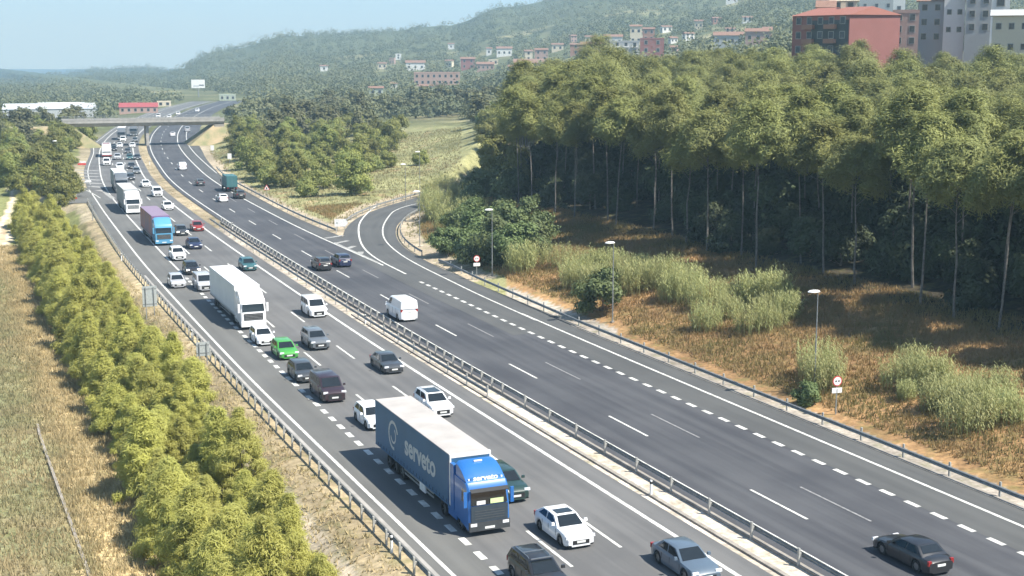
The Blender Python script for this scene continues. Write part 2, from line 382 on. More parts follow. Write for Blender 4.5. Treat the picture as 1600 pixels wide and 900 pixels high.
# ------------------------------------------------------------------ roads
def ribbon_xy(name, Lp, Rp, z, mat, kind='structure', ncross=1):
    Lp = np.asarray(Lp, float); Rp = np.asarray(Rp, float); n = len(Lp); k = ncross + 1
    V = []; U = []
    s = np.concatenate([[0], np.cumsum(np.hypot(*np.diff((Lp + Rp) / 2, axis=0).T))])
    for j in range(k):
        P = Lp + (Rp - Lp) * j / ncross; V.append(np.column_stack([P, np.full(n, z)])); U.append(np.column_stack([np.hypot(*(P - Lp).T), s]))
    V = np.stack(V, 1).reshape(-1, 3); U = np.stack(U, 1).reshape(-1, 2)
    idx = np.arange(n * k).reshape(n, k); q = np.stack([idx[:-1, :-1], idx[:-1, 1:], idx[1:, 1:], idx[1:, :-1]], -1).reshape(-1, 4)
    me = npmesh(name, V, q, mat); uv = me.uv_layers.new(name='lane'); uv.data.foreach_set('uv', U[q.ravel()].astype(np.float32).ravel())
    o = bpy.data.objects.new(name, me); COL.objects.link(o); tag(o, kind=kind); return o
def ys(a, b, st=3.0): return np.linspace(a, b, max(2, int((b - a) / st) + 1))
def ribbon(name, fl, fr, a, b, z, mat):
    y = ys(a, b); return ribbon_xy(name, np.column_stack([fl(y), y]), np.column_stack([fr(y), y]), z, mat)
def offset(P, d):
    P = np.asarray(P, float); T = np.gradient(P, axis=0); T /= np.hypot(T[:, 0], T[:, 1])[:, None]
    return P + np.column_stack([T[:, 1], -T[:, 0]]) * d
ribbon('road', lambda y: XLf(y), lambda y: Ef(y) + 1.7, -55, 860, .0, ASPH_L)
ribbon('road', lambda y: Hf(y) - 1.0, lambda y: XRf(y), -55, 860, .0, ASPH_R)
ribbon('road_shoulder', lambda y: XLf(y) + .02, lambda y: Bf(y) - .1, -55, 262, .004, ASPH_L2)
ribbon('road_shoulder', lambda y: Gf(y) + .1, lambda y: XRf(y) - .02, -55, 420, .004, ASPH_R2)
ribbon_xy('slip_road', offset(RAMP, -RAMP_HW), offset(RAMP, RAMP_HW), .008, ASPH_R2)
ribbon_xy('slip_road', offset(ONR, -ONR_HW), offset(ONR, ONR_HW), .008, ASPH_L2)

class Mark:
    def __init__(s): s.V = []; s.F = []
    def strip(s, P, wd, z):
        a = offset(P, -wd / 2); b = offset(P, wd / 2); n = len(P); o = len(s.V)
        for i in range(n): s.V += [(a[i][0], a[i][1], z), (b[i][0], b[i][1], z)]
        for i in range(n - 1): s.F.append((o + 2 * i, o + 2 * i + 1, o + 2 * i + 3, o + 2 * i + 2))
    def build(s, name, mat):
        me = npmesh(name, s.V, s.F, mat); o = bpy.data.objects.new(name, me); COL.objects.link(o); tag(o, kind='structure')
def line_f(f, a, b, st=3.0):
    y = ys(a, b, st); return np.column_stack([f(y), y])
ml = Mark()
ml.strip(line_f(Ef, -50, 850), .30, .013)
ml.strip(line_f(Bf, 170, 850), .26, .013)
ml.strip(line_f(Af, -50, 288), .24, .013)
ml.strip(line_f(Hf, -50, 850), .24, .013)
ml.strip(line_f(Gf, 166, 850), .26, .013)
ml.strip(line_f(lambda y: Gf(y) + 3.2, -50, 128), .26, .013)
ml.strip(line_f(lambda y: XLf(y) + .9, 300, 850), .2, .013)
ml.strip(line_f(lambda y: np.interp(y, [290, 330, 346, 440, 860], [61.8, 65.5, 67.0, 80, 190]) * 0 + Gf(y) + 3.0, 318, 520), .22, .013)
rm = chaikin([(54.4, 158), (54.9, 172), (56.8, 184.4), (61.3, 200.7), (65.8, 214.3), (73.7, 232.0), (83.4, 250.2), (98.2, 273.5), (118, 303), (150, 360)])
ml.strip(rm, .26, .017)
rr = chaikin([(56.8, 124), (57.1, 140), (57.7, 152), (58.4, 166), (59.6, 177), (62, 190), (66, 203), (70.5, 214.5), (77.2, 229.5), (88, 240), (104, 258), (126, 292)])
ml.strip(rr, .22, .017)
ml.strip(offset(ONR, ONR_HW - .9)[6:], .2, .017)
ml.build('edge_line', PAINT)
md = Mark()
C1 = lambda y: Bf(y) + (Ef(y) - Bf(y)) * .345
C2 = lambda y: Bf(y) + (Ef(y) - Bf(y)) * .675
for f, y0 in ((C1, 95.5), (C2, 97.0)):
    y = y0 - 17.2 * 8
    while y < 700: md.strip(line_f(f, y, y + 6, 2.), .20, .013); y += 17.2 if y < 98 else 18.5
y = 61.8 - 19.1 * 5
while y < 700: md.strip(line_f(lambda t: Hf(t) + 3.4, y, y + 6, 2.), .19, .013); y += 19.2
md.build('lane_dashes', PAINT)
mt = Mark(); y = 60.0 - 19.1 * 5
while y < 260: mt.strip(line_f(lambda t: Hf(t) + 6.6 + .0 * t, y, y + 7, 2.), .16, .013); y += 19.2
mt.build('worn_lane_dashes', PAINT2)
mg = Mark()
for i in range(-30, 44): y = 64.55 + 2.345 * i; mg.strip(line_f(Bf, y - .6, y + .65, 1.), .40, .013)
for i in range(-30, 31): y = 80.8 + 2.345 * i; mg.strip(line_f(Gf, y - .62, y + .62, 1.), .38, .013)
mg.build('merge_dashes', PAINT)
# hatched gore where the joining road meets (chevrons) and solid nose
go = Mark()
for i in range(7):
    y = 283 + i * 9.0; xb = float(Bf(y)); wdt = 1.2 + i * 1.15
    go.strip(np.array([(xb - .4, y), (xb - wdt - .4, y + 3.5 + i * .6)]), 1.5, .017)
go.strip(np.array([(float(Bf(270)) - .05, 268), (float(Bf(275)) - .35, 275), (float(Bf(283)) - .7, 283)]), .9, .017)
gp = chaikin([(54.6, 163), (55.3, 176), (56.0, 186), (57.4, 195)], 2)
go.strip(np.array([(54.15, 168), (54.3, 180), (54.4, 190)]), .35, .018)
for i in range(4):
    y = 177 + i * 6.; go.strip(np.array([(float(Gf(y)) + .3, y), (float(Gf(y)) + 1.1 + i * .9, y + 2.2)]), .8, .017)
go.build('hatched_marking', material('road_paint_faded', (.36, .36, .34), .8, var=(.22, .22, .21), nscale=1.5))
# concrete gutters
ribbon('gutter', lambda y: XLf(y) + .25, lambda y: XLf(y) + .5, -50, 170, .012, CONC_L)
def kerb(name, f, a, b, wd, z0, z1, mat):
    y = ys(a, b, 4); rings = [[(f(t) - wd / 2, t, z0), (f(t) - wd / 2, t, z1), (f(t) + wd / 2, t, z1), (f(t) + wd / 2, t, z0)] for t in y]
    o = MB().loft(rings, close=True).build(name, mat); tag(o, kind='structure'); return o
kerb('gutter', lambda t: float(Ef(t)) + 2.35, -50, 135, .28, -.1, .03, CONC)
kerb('gutter', lambda t: float(Hf(t)) - 1.25, -50, 222, .3, -.1, .06, CONC)
kerb('gutter', lambda t: float(XRf(t)) + .25, -50, 120, .5, -.12, .04, CONC)
y_ = np.arange(46, 150, 2.0)
kerb('drainage_channel', lambda t: float(np.interp(t, [60, 84, 114, 145], [7.6, 7.4, 7.2, 7.9])), 60, 118, .20, -4.3, -4.02, CONC)

# ------------------------------------------------------------------ guardrails
POSTM = material('galvanised_post', (.40, .40, .38), .65, .1, var=(.29, .29, .27), nscale=3)
def guardrail(label, f, a, b, side, spacing, postmat=POSTM, h=.75, pfar=None, zf=None):
    zf = zf or (lambda x, y: 0.0)
    y0 = (a + b) / 2; root = empty('guardrail', (float(f(a)), a, 0)); tag(root, label, 'guardrail')
    ox, oy = float(f(a)), a
    prof = [(-.02, -.16), (.05, -.11), (.05, -.05), (-.02, 0), (.05, .05), (.05, .11), (-.02, .16)]
    rings = []
    for t in ys(a, b, 3):
        x = float(f(t)); drop = 0
        rings.append([(x - ox + p[0] * side, t - oy, zf(x, t) + h - .16 + p[1]) for p in prof])
    MB().loft(rings, caps=False).build('rail', GALV, root)
    pm = MB().box(-.05, .05, -.07, .07, -.3, h + .2); pm.box(-.03 if side > 0 else -.2, .2 if side > 0 else .03, -.05, .05, h - .28, h - .06)
    me = pm.mesh('post', postmat); t = a + .5
    while t < b - .2:
        sp_ = spacing(t) if callable(spacing) else spacing
        x = float(f(t)); link('post', me, root, (x - ox - side * .2, t - oy, zf(x, t))); t += sp_
    return root
guardrail('galvanised guardrail with closely set posts along the left verge above the young pines', lambda y: XLf(y) - .45, 40, 262, 1, 2.3)
guardrail('median guardrail facing the dark right carriageway, posts set close in the distance and wide nearby', lambda y: Hf(y) - 1.15, 38, 221, 1, lambda t: 4.5 if t < 93 else 2.25)
guardrail('median guardrail beside the white line of the congested carriageway, ending near the white suv', lambda y: Ef(y) + 2.1, 96, 222, -1, 4.5)
guardrail('long low guardrail along the outer edge of the right carriageway below the brown bank', lambda y: np.interp(y, [38, 120, 150, 160], [59.3, 59.3, 60.3, 61.0]), 38, 164, -1, 4.5)
guardrail('guardrail on the far outer edge between the right carriageway and the bushes', lambda y: XRf(y) + .3, 200, 330, -1, 4.5)
def path_rail(label, P, step=4.5):
    P = np.asarray(P); root = empty('guardrail', (P[0][0], P[0][1], 0)); tag(root, label, 'guardrail'); o = P[0]
    prof = [(-.02, -.16), (.05, -.08), (-.02, 0), (.05, .08), (-.02, .16)]
    N = offset(P, 1) - P
    MB().loft([[(p[0] - o[0] + n[0] * q[0], p[1] - o[1] + n[1] * q[0], .6 + q[1]) for q in prof] for p, n in zip(P, N)], caps=False).build('rail', GALV, root)
    me = MB().box(-.05, .05, -.07, .07, -.3, .8).mesh('post', GALV)
    s = np.concatenate([[0], np.cumsum(np.hypot(*np.diff(P, axis=0).T))])
    for t in np.arange(0, s[-1], step): link('post', me, root, (np.interp(t, s, P[:, 0]) - o[0], np.interp(t, s, P[:, 1]) - o[1], 0))
path_rail('guardrail curving round the outside of the exit ramp below the street lamps', offset(RAMP, RAMP_HW + .7)[20:70])
path_rail('guardrail on the grassy inner side of the exit ramp curve', offset(RAMP, -RAMP_HW - .6)[34:75])

def delineator(u, v, label):
    x, y, z = hit(u, v); z = max(z, 0)
    r = empty('delineator_post', (x, y, z)); tag(r, label, 'marker post', 'white marker posts along the motorway')
    MB().cyl((0, 0, -.1), .09, 1.05, 10, r2=.075).build('post', WHITE, r, 40); MB().cyl((0, 0, .72), .092, .14, 10).build('reflector', DARKP, r, 40)
for a in ((612, 866, 'white marker post beside the left guardrail at the lower edge'), (300, 531, 'white marker post beside the smaller grey sign back on the left verge'),
          (190, 408, 'white marker post far up the left guardrail'), (1017, 776, 'white marker post on the gravel median beside the blue grey car'),
          (571, 507, 'white marker post on the median guardrail near the white minivan'), (363, 358, 'white marker post at the start of the median guardrail'), (234, 258, 'white marker post on the brown median near the bridge')):
    delineator(*a)

# ------------------------------------------------------------------ vehicles
def wheel_mesh():
    t = MB(); R = .33; w_ = .11
    rings = []
    for (r, x) in ((.20, -w_), (.30, -w_), (.33, -w_ * .7), (.33, w_ * .7), (.30, w_), (.20, w_)):
        rings.append([(x, cos(2 * pi * i / 18) * r, sin(2 * pi * i / 18) * r) for i in range(18)])
    return t.loft(rings, caps=False, close=True).mesh('tyre', TYRE, 40)
def rim_mesh():
    m = MB(); n = 10
    m.cyl((-.08, 0, 0), .205, .14, 16, 'x')
    for i in range(5):
        a = 2 * pi * i / 5
        for s in (1, -1):
            x = .1 * s; p = [(x, cos(a + d) * r, sin(a + d) * r) for d, r in ((-.28, .04), (-.12, .2), (.12, .2), (.28, .04))]
            m.add(p, [(0, 1, 2, 3) if s > 0 else (3, 2, 1, 0)])
    return m.mesh('rim', RIM)
WT, WR = wheel_mesh(), rim_mesh()
def add_wheel(root, x, y, R=.33, wf=1.0):
    o = link('wheel', WT, root, (x, y, R), 0, (wf, R / .33, R / .33)); link('rim', WR, o); return o

CARS = {  # L, W, H, hood z, belt z, cabin (rear base, rear top, front top, front base) as y/L, ground clearance
 'hatch': (4.1, 1.78, 1.46, .86, .95, (-.475, -.40, .07, .25), .17),
 'sedan': (4.6, 1.82, 1.42, .84, .92, (-.39, -.25, .05, .23), .16),
 'coupe': (4.5, 1.84, 1.48, .88, 1.0, (-.46, -.27, .06, .24), .17),
 'suv': (4.4, 1.86, 1.62, 1.0, 1.08, (-.49, -.43, .07, .25), .22),
 'mpv': (4.7, 1.92, 1.85, 1.05, 1.12, (-.495, -.46, .17, .34), .18),
 'van': (5.3, 2.05, 2.25, 1.25, 1.35, (-.498, -.49, .22, .36), .2)}
def interp(x, X, Y): return float(np.interp(x, X, Y))
def make_car(kind, pm, glassroof=False, rails=False, closed=False, lit=False, roofbars=False):
    L, Wd, H, zh, zb, cab, gc = CARS[kind]; w_ = Wd / 2; R = .33 if kind in ('hatch', 'sedan', 'coupe') else .36
    wy = (-.30 * L, .305 * L); ra = R + .07
    root = empty('car' if kind not in ('van', 'mpv') else 'van', (0, 0, 0))
    # lower body
    st = set(np.linspace(-.5, .5, 25) * L)
    for c in wy:
        for k in range(9): st.add(c + ra * cos(pi * k / 8))
    st = sorted(st); rings = []
    def top(y):
        t = y / L
        return interp(t, [-.5, -.485, -.45, cab[0] + .02, cab[3], .40, .47, .5], [zb * .80, zb * .93, zb * (1.0 if kind != 'sedan' else .98), zb, zh + .03, zh - .04, zh - .14, zh - .3])
    for y in st:
        t = abs(y / L * 2); k = 1 - .16 * max(0, (t - .72) / .28) ** 2; W_ = w_ * k
        za = gc + .02 + .10 * max(0, (t - .9) / .1)
        for c in wy:
            d = ra * ra - (y - c) ** 2
            if d > -1e-6: za = max(za, R + sqrt(max(d, 0)) * .98)
        zt = top(y); zm = max(za + .03, min(zt - .16, gc + .38))
        half = [(0, gc), (W_ * .72, gc), (W_ * .72, max(za - .03, gc)), (W_ * .985, za), (W_, zm), (W_ * .985, zt - .10), (W_ * .93, zt - .02), (W_ * .6, zt + .025), (0, zt + .045)]
        rings.append([(x, y, z) for x, z in half] + [(-x, y, z) for x, z in half[-2:0:-1]])
    MB().loft(rings, close=True).build('body', pm, root, 42)
    # cabin
    yb0, yt0, yt1, yb1 = [c * L for c in cab]; wb = w_ * .92; wt = w_ * (.74 if kind not in ('van', 'mpv') else .84); zr = H
    zB0 = zb - .02; zB1 = zh + .01
    def ringc(f, inset, z_off):   # f 0..1 belt->roof
        y0 = yb0 + (yt0 - yb0) * f; y1 = yb1 + (yt1 - yb1) * f; ww = wb + (wt - wb) * f
        return y0, y1, ww
    rg = []
    for f, ins in ((0, 0), (.5, 0), (.9, .0), (1.0, .09)):
        y0, y1, ww = ringc(min(f, .96), 0, 0); ww -= ins; y0 += ins * 1.2; y1 -= ins * 1.2
        z0 = zB0 + (zr - .03 - zB0) * f; z1 = zB1 + (zr - .05 - zB1) * f; ym = (y0 + y1) / 2; zmid = zb + (zr - zb) * f
        r = .06
        rg.append([(-ww + r, y0, z0), (ww - r, y0, z0), (ww, y0 + r, z0), (ww, ym, (z0 + z1) / 2 + (.03 if f > .8 else 0)), (ww, y1 - r * 2, z1), (ww - r * 2, y1, z1), (-ww + r * 2, y1, z1), (-ww, y1 - r * 2, z1), (-ww, ym, (z0 + z1) / 2 + (.03 if f > .8 else 0)), (-ww, y0 + r, z0)])
    MB().loft(rg, close=True).build('cabin', pm, root, 35)
    # glass
    def P(face, a, f, o=.012):
        y0, y1, ww = ringc(f, 0, 0)
        z0 = zB0 + (zr - .03 - zB0) * f; z1 = zB1 + (zr - .05 - zB1) * f
        if face == 'f': return (ww * a * .97, y1 + o, z1 + o)
        if face == 'r': return (ww * a * .97, y0 - o, z0 + o)
        s = 1 if face == 'R' else -1
        y = y0 + (y1 - y0) * a; return (s * (ww + o), y, z0 + (z1 - z0) * a)
    MB().quad(P('f', -.9, .1), P('f', .9, .1), P('f', .86, .9), P('f', -.86, .9)).build('windscreen', GLASS, root)
    if not closed:
        MB().quad(P('r', .86, .28), P('r', -.86, .28), P('r', -.8, .88), P('r', .8, .88)).build('rear_window', GLASS, root)
    for s, fc in ((1, 'R'), (-1, 'L')):
        segs = [(.50, .92, .80), (.12, .47, .42)] if kind not in ('van', 'mpv') else ([(.74, .95, .90)] if closed else [(.70, .94, .88), (.38, .67, .67), (.06, .35, .35)])
        for a0, a1, a2 in segs:
            q = [P(fc, a0, .16), P(fc, a1, .16), P(fc, a2, .86), P(fc, a0 + (.04 if a0 < .3 else 0), .86)]
            if s < 0: q = q[::-1]
            MB().quad(*q).build('side_window', GLASS, root)
        hx = s * w_ * .76; hm = MB().box(hx - .2, hx + .2, .465 * L, .488 * L, zh - .28, zh - .12, .02, .0); hm.build('headlight', LAMPON if lit else LAMPG, root)
        tx = s * w_ * .80; MB().box(tx - .1, tx + .1, -.497 * L, -.47 * L, zb - .32, zb - .06).build('tail_light', TAIL, root)
        mxx = s * (w_ + .10); MB().box(mxx - .11, mxx + .09, yb1 - .42, yb1 - .30, zb + .0, zb + .16, .02, .01).build('mirror', pm, root)
        for y in wy:
            add_wheel(root, s * (w_ - .13), y, R)
    MB().box(-w_ * .55, w_ * .55, .486 * L, .5035 * L, gc + .12, zh - .36).build('grille', DARKP, root)
    MB().box(-w_ * .88, w_ * .88, .44 * L, .478 * L, gc - .02, gc + .06).build('front_skirt', DARKP, root)
    MB().box(-.26, .26, .5035 * L, .508 * L, gc + .20, gc + .32).build('number_plate', PLATE, root)
    MB().box(-.26, .26, -.508 * L, -.498 * L, zb - .40, zb - .28).build('number_plate', PLATE, root)
    for s in (1, -1):
        if closed:
            pass
    if glassroof:
        a = ringc(.96, 0, 0); MB().box(-wt * .74, wt * .74, a[0] + .75, a[1] - .12, zr - .06, zr - .012).build('glass_roof', GLASS, root)
    if rails or roofbars:
        a = ringc(.96, 0, 0)
        for s in (1, -1): MB().tube([(s * wt * .86, a[0] + .25, zr - .02), (s * wt * .86, a[0] + .4, zr + .05), (s * wt * .86, a[1] - .4, zr + .04), (s * wt * .86, a[1] - .2, zr - .03)], .02).build('roof_rail', RIM, root)
    if roofbars:
        for y in (-.6, .45): MB().box(-wt * .9, wt * .9, y - .04, y + .04, zr + .03, zr + .07).build('roof_bar', RIM, root)
    # door seams and handles
    hm = MB()
    for s in (1, -1):
        for y in (-.02 * L, .20 * L, -.2 * L): hm.box(s * (w_ + .0) - .006, s * (w_ + .0) + .006, y - .012, y + .012, gc + .3, zb - .14)
    hm.build('door_gap', DARKP, root)
    return root

def text_mesh(body, size, extr=.004, bold=0.0):
    c = bpy.data.curves.new('lettering', 'FONT'); c.body = body; c.size = size; c.extrude = extr; c.align_x = 'CENTER'; c.align_y = 'CENTER'; c.offset = bold; c.resolution_u = 3
    o = bpy.data.objects.new('tmp', c); COL.objects.link(o); dg = bpy.context.evaluated_depsgraph_get()
    me = bpy.data.meshes.new_from_object(o.evaluated_get(dg)); bpy.data.objects.remove(o); me.name = 'lettering'; return me
def lettering(root, body, size, loc, rot, mat, sx=1, bold=.0):
    me = text_mesh(body, size, bold=bold); me.materials.clear(); me.materials.append(mat)
    o = bpy.data.objects.new('lettering', me); COL.objects.link(o); o.parent = root; o.location = loc; o.rotation_euler = rot; o.scale = (sx, 1, 1); return o

def make_truck(cabm, sidem, roofm, frontm, curtain=True, serv=False, visor=True, Lt=14.2, gapm=DARKP, H=4.0, grille=DARKP):
    # origin at the front bumper on the ground; the lorry points to +Y
    root = empty('articulated_lorry', (0, 0, 0)); w_ = 1.25; bt = .05
    # cab body: profile loft across width
    pr = [(-2.25, .75), (-.03, .38), (0, .55), (0, 1.2), (-.05, 1.75), (-.22, 2.75), (-.45, 3.05), (-2.25, 3.1)]
    rings = []
    for x, ins in ((-w_, .10), (-w_ + .10, .02), (-w_ + .35, 0), (w_ - .35, 0), (w_ - .10, .02), (w_, .10)):
        rings.append([(x, y - ins if y > -2 else y, z - (ins * .4 if z > 2.9 else 0)) for y, z in pr])
    MB().loft(rings, close=True).build('cab', cabm, root, 30)
    # roof fairing
    pr2 = [(-2.2, 3.06), (-.50, 3.03), (-.72, 3.22), (-1.25, 3.62), (-1.8, 3.88), (-2.2, 3.92)]
    rings = [[(x, y, 3.03 + (z - 3.03) * k) for y, z in pr2] for x, k in ((-w_ + .06, .8), (-w_ + .25, .97), (-.5, 1), (.5, 1), (w_ - .25, .97), (w_ - .06, .8))]
    MB().loft(rings, close=True).build('roof_fairing', cabm, root, 35)
    MB().add([(-w_ + .14, -.055, 1.82), (w_ - .14, -.055, 1.82), (w_ - .2, -.20, 2.70), (-w_ + .2, -.20, 2.70), ], [(0, 1, 2, 3)]).build('windscreen', GLASS, root)
    for o in root.children:
        if o.name.startswith('windscreen'): o.location = (0, .03, 0)
    if visor: MB().add([(-w_ + .1, -.12, 2.74), (w_ - .1, -.12, 2.74), (w_ - .1, .12, 2.60), (-w_ + .1, .12, 2.60), (-w_ + .1, -.12, 2.77), (w_ - .1, -.12, 2.77), (w_ - .1, .12, 2.63), (-w_ + .1, .12, 2.63)], [(0, 1, 2, 3), (7, 6, 5, 4), (0, 4, 5, 1), (1, 5, 6, 2), (2, 6, 7, 3), (3, 7, 4, 0)]).build('sun_visor', DARKP if serv else cabm, root)
    MB().box(-1.12 if serv else -.95, 1.12 if serv else .95, -.02, .03, .86 if serv else .95, 1.78 if serv else 1.62).build('grille', grille if not serv else material('grille_blue_grey', (.035, .05, .065), .5), root)
    sl = MB()
    for k in range(4): sl.box(-.9, .9, .032, .045, 1.02 + k * .15, 1.06 + k * .15)
    sl.build('grille_slat', GALV if not serv else material('grey_plastic', (.07, .075, .08), .5), root)
    MB().box(-w_ + .01, w_ - .01, -.5, .06, .32, .84).build('bumper', cabm if not serv else material('bumper_grey', (.05, .055, .06), .5), root)
    MB().box(-.3, .3, .062, .07, .42, .56).build('number_plate', PLATE, root)
    for s in (1, -1):
        hx = s * .98; MB().box(hx - .19, hx + .19, .03, .075, .62, .80).build('headlight', LAMPG, root)
        MB().add([(s * 1.262, -.35, 1.85), (s * 1.262, -1.15, 1.85), (s * 1.262, -1.1, 2.62), (s * 1.262, -.42, 2.62)], [(0, 1, 2, 3)]).build('side_window', GLASS, root)
        MB().box(s * 1.43 - .1, s * 1.43 + .1, -.16, -.06, 1.75, 2.65).build('mirror', cabm, root)
        MB().box(s * 1.15 - .12, s * 1.15 + .12, -3.3, -2.35, .75, 3.6).build('side_fairing', cabm, root)
        MB().cyl((s * .95 - .25, -3.0 - .0, .62), .28, .5, 12, 'x').build('fuel_tank', GALV, root) if False else MB().box(s * .98 - .26, s * .98 + .26, -3.3, -1.95, .42, .92).build('fuel_tank', GALV if not serv else cabm, root)
        add_wheel(root, s * 1.08, -1.38, .5, 1.35)
        add_wheel(root, s * 1.0, -4.05, .5, 2.3)
        for k in range(3): add_wheel(root, s * 1.05, -3.0 - Lt + 2.9 + k * 1.31, .5, 1.7)
    MB().box(-.45, .45, -5.2, -1.0, .6, .95).build('chassis', DARKP, root)
    y1 = -2.9; y0 = y1 - Lt
    MB().box(-1.27, 1.27, y0, y1, 1.02, H - .02).build('trailer_box', sidem, root)
    MB().box(-1.25, 1.25, y0 + .05, y1 - .15, H - .018, H + .025).build('trailer_roof', roofm, root)
    fr = MB(); fr.box(-1.285, 1.285, y1 - .12, y1 + .02, H - .16, H + .04); fr.box(-1.285, -1.2, y1 - .1, y1 + .015, 1.0, H - .16); fr.box(1.2, 1.285, y1 - .1, y1 + .015, 1.0, H - .16)
    fr.build('trailer_frame', frontm, root)
    if curtain:
        st = MB()
        for k in range(1, 24):
            y = y0 + Lt * k / 24
            for s in (1, -1): st.box(s * 1.272 - .012, s * 1.272 + .012, y - .018, y + .018, 1.0, 1.22)
        tag(st.build('curtain_strap', DARKP, root), kind='stuff')
    MB().box(-1.29, 1.29, y0, y1, .92, 1.03).build('side_rail', GALV if not serv else sidem, root)
    for s in (1, -1):
        g = MB()
        for z in (.5, .74): g.box(s * 1.2 - .02, s * 1.2 + .02, y0 + 5.3, y1 - 3.0, z, z + .12)
        g.build('underrun_bar', GALV, root)
        MB().box(s * 1.0 - .15, s * 1.0 + .15, y0 - .03, y0 + .02, .8, .95).build('tail_light', TAIL, root)
    MB().box(-.4, .4, y0 + .3, y1 - .4, .75, .95).build('trailer_chassis', DARKP, root)
    if serv:
        wp = material('lettering_grey_white', (.50, .53, .55), .6); wb = material('lettering_white', (.85, .86, .86), .5, emit=None)
        lettering(root, 'serveto', 1.85, (1.285, y0 + Lt * .63, 2.5), (pi / 2, 0, pi / 2), wp, 1.0, .05)
        # left when seen from the front: the near side that shows is -X in the picture
        for s in (1,):
            ring = MB(); n = 28; yc = y0 + Lt * .27
            for (ra_, rb_, a0, a1) in ((.78, .98, .3, 4.9), (.42, .56, 3.4, 7.3)):
                for i in range(n):
                    t0 = a0 + (a1 - a0) * i / n; t1 = a0 + (a1 - a0) * (i + 1) / n
                    ring.quad(*[(1.285, yc + cos(t) * r, 2.5 + sin(t) * r) for t, r in ((t0, ra_), (t1, ra_), (t1, rb_), (t0, rb_))])
            ring.build('logo_ring', wp, root)
            MB().box(1.2, 1.29, y1 - 5.3, y1 - 4.3, .42, .92).build('side_locker', WHITE, root)
        MB().box(-.9, .9, -.62, -.585, 3.07, 3.33).build('name_board', material('name_board_blue', (.06, .22, .5), .4), root)
        lettering(root, 'serveto', .46, (0, -.575, 3.22), (pi / 2, 0, pi), wb, 1.08, .016)
        for s in (1, -1): MB().box(s * 1.0 - .05, s * 1.0 + .05, -.66, -.6, 3.12, 3.22).build('marker_lamp', WHITE, root)
        MB().box(-.25, .25, -1.79, -1.7, 3.86, 3.93).build('roof_lamp', WHITE, root)
        MB().box(.25, .78, .0, .02, 1.86, 2.08).build('windscreen_plate', WHITE, root)
        MB().box(-.85, -.05, .0, .02, 1.86, 2.14).build('windscreen_plate', material('plate_lime', (.62, .75, .38), .5), root)
    return root

def place(root, u, v, label, cat, receding=False, lane=None, L=0, group=None, dz=0, xoff=0, y_at=None, z=0.0):
    x, y = Wp(u, v, z)
    if y_at is not None: y = y_at
    if lane is not None: x = float(lane(y))
    a = tangent(y)
    if receding: rz = -a; d = L / 2
    else: rz = pi - a; d = L / 2
    root.location = (x + xoff + sin(a) * d, y + cos(a) * d, .015 + dz); root.rotation_euler = (0, 0, rz)
    tag(root, label, cat, group); return root
K1 = lambda y: Bf(y) + (Ef(y) - Bf(y)) * .17
K2 = lambda y: Bf(y) + (Ef(y) - Bf(y)) * .51
K3 = lambda y: Bf(y) + (Ef(y) - Bf(y)) * .84
KR1 = lambda y: Hf(y) + 1.7
KR2 = lambda y: Hf(y) + 5.3
P_white = paint('paint_white', (.78, .79, .80)); P_black = paint('paint_black', (.02, .021, .024)); P_dk = paint('paint_dark_grey', (.05, .055, .062)); P_grey = paint('paint_grey', (.12, .135, .15))
P_green = paint('paint_green', (.06, .30, .05)); P_teal = paint('paint_teal', (.035, .11, .12)); P_blueg = paint('paint_blue_grey', (.09, .125, .165)); P_red = paint('paint_red', (.26, .03, .025))
P_dgreen = paint('paint_dark_green', (.018, .045, .04)); P_plum = paint('paint_dark_plum', (.035, .02, .026)); P_navy = paint('paint_navy', (.02, .028, .07)); P_silver = paint('paint_silver', (.42, .43, .45))
def car(kind, pm, u, v, label, cat='car', receding=False, lane=None, group=None, **kw):
    y_at = kw.pop('y_at', None); sc = kw.pop('sc', 1)
    r = make_car(kind, pm, **kw)
    return place(r, u, v, label, cat, receding, lane, CARS[kind][0], group, y_at=y_at)
G1 = 'oncoming vehicles in the traffic jam'
# near oncoming traffic
car('coupe', P_white, 908, 858, 'white coupe-like car with dark panoramic roof ahead of the blue lorry', glassroof=True)
car('suv', P_black, 870, 940, 'black car with silver roof bars cut off by the lower edge of the picture', roofbars=True)
car('sedan', P_blueg, 1106, 914, 'blue grey car in the lane beside the median at the lower edge')
car('suv', P_dgreen, 808, 787, 'dark green car half hidden behind the cab of the blue lorry')
car('suv', P_white, 693, 654, 'white car with a dark sunroof passing the trailer of the blue lorry', glassroof=True, rails=True)
car('hatch', P_white, 808, 787, 'white car almost hidden by the trailer roof of the blue lorry, only its roof showing').location += Vector((.0, 7.4, 0))
car('hatch', P_white, 594, 673, 'small white hatchback close behind the trailer of the blue lorry')
car('mpv', P_plum, 524, 630, 'dark plum people carrier in the slow lane behind the small white hatchback')
car('hatch', P_dk, 482, 599, 'small dark car with bright headlight glints between the green car and the dark people carrier')
car('hatch', P_green, 453, 563, 'bright green car in the slow lane')
car('suv', P_grey, 502, 548, 'dark grey suv in the middle lane beside the green car')
car('sedan', P_dk, 617, 585, 'dark saloon car alone in the fast lane next to the median')
car('mpv', P_white, 499, 497, 'white minivan in the fast lane level with the white lorry', 'van')
car('hatch', P_white, 417, 541, 'white car directly in front of the white lorry')
car('mpv', P_silver, 323, 456, 'silver white van hidden close behind the trailer of the white lorry', 'van')
car('hatch', P_black, 303, 430, 'black car with bright headlights behind the white lorry', lit=True)
car('hatch', P_silver, 280, 451, 'silver grey car in the joining lane left of the dashed line')
car('suv', P_white, 281, 408, 'white suv in the slow lane ahead of the light blue lorry cab')
car('sedan', P_navy, 307, 390, 'dark navy car in the middle lane beside the light blue lorry cab')
car('hatch', P_teal, 392, 424, 'dark teal car in the fast lane above the trailer of the white lorry')
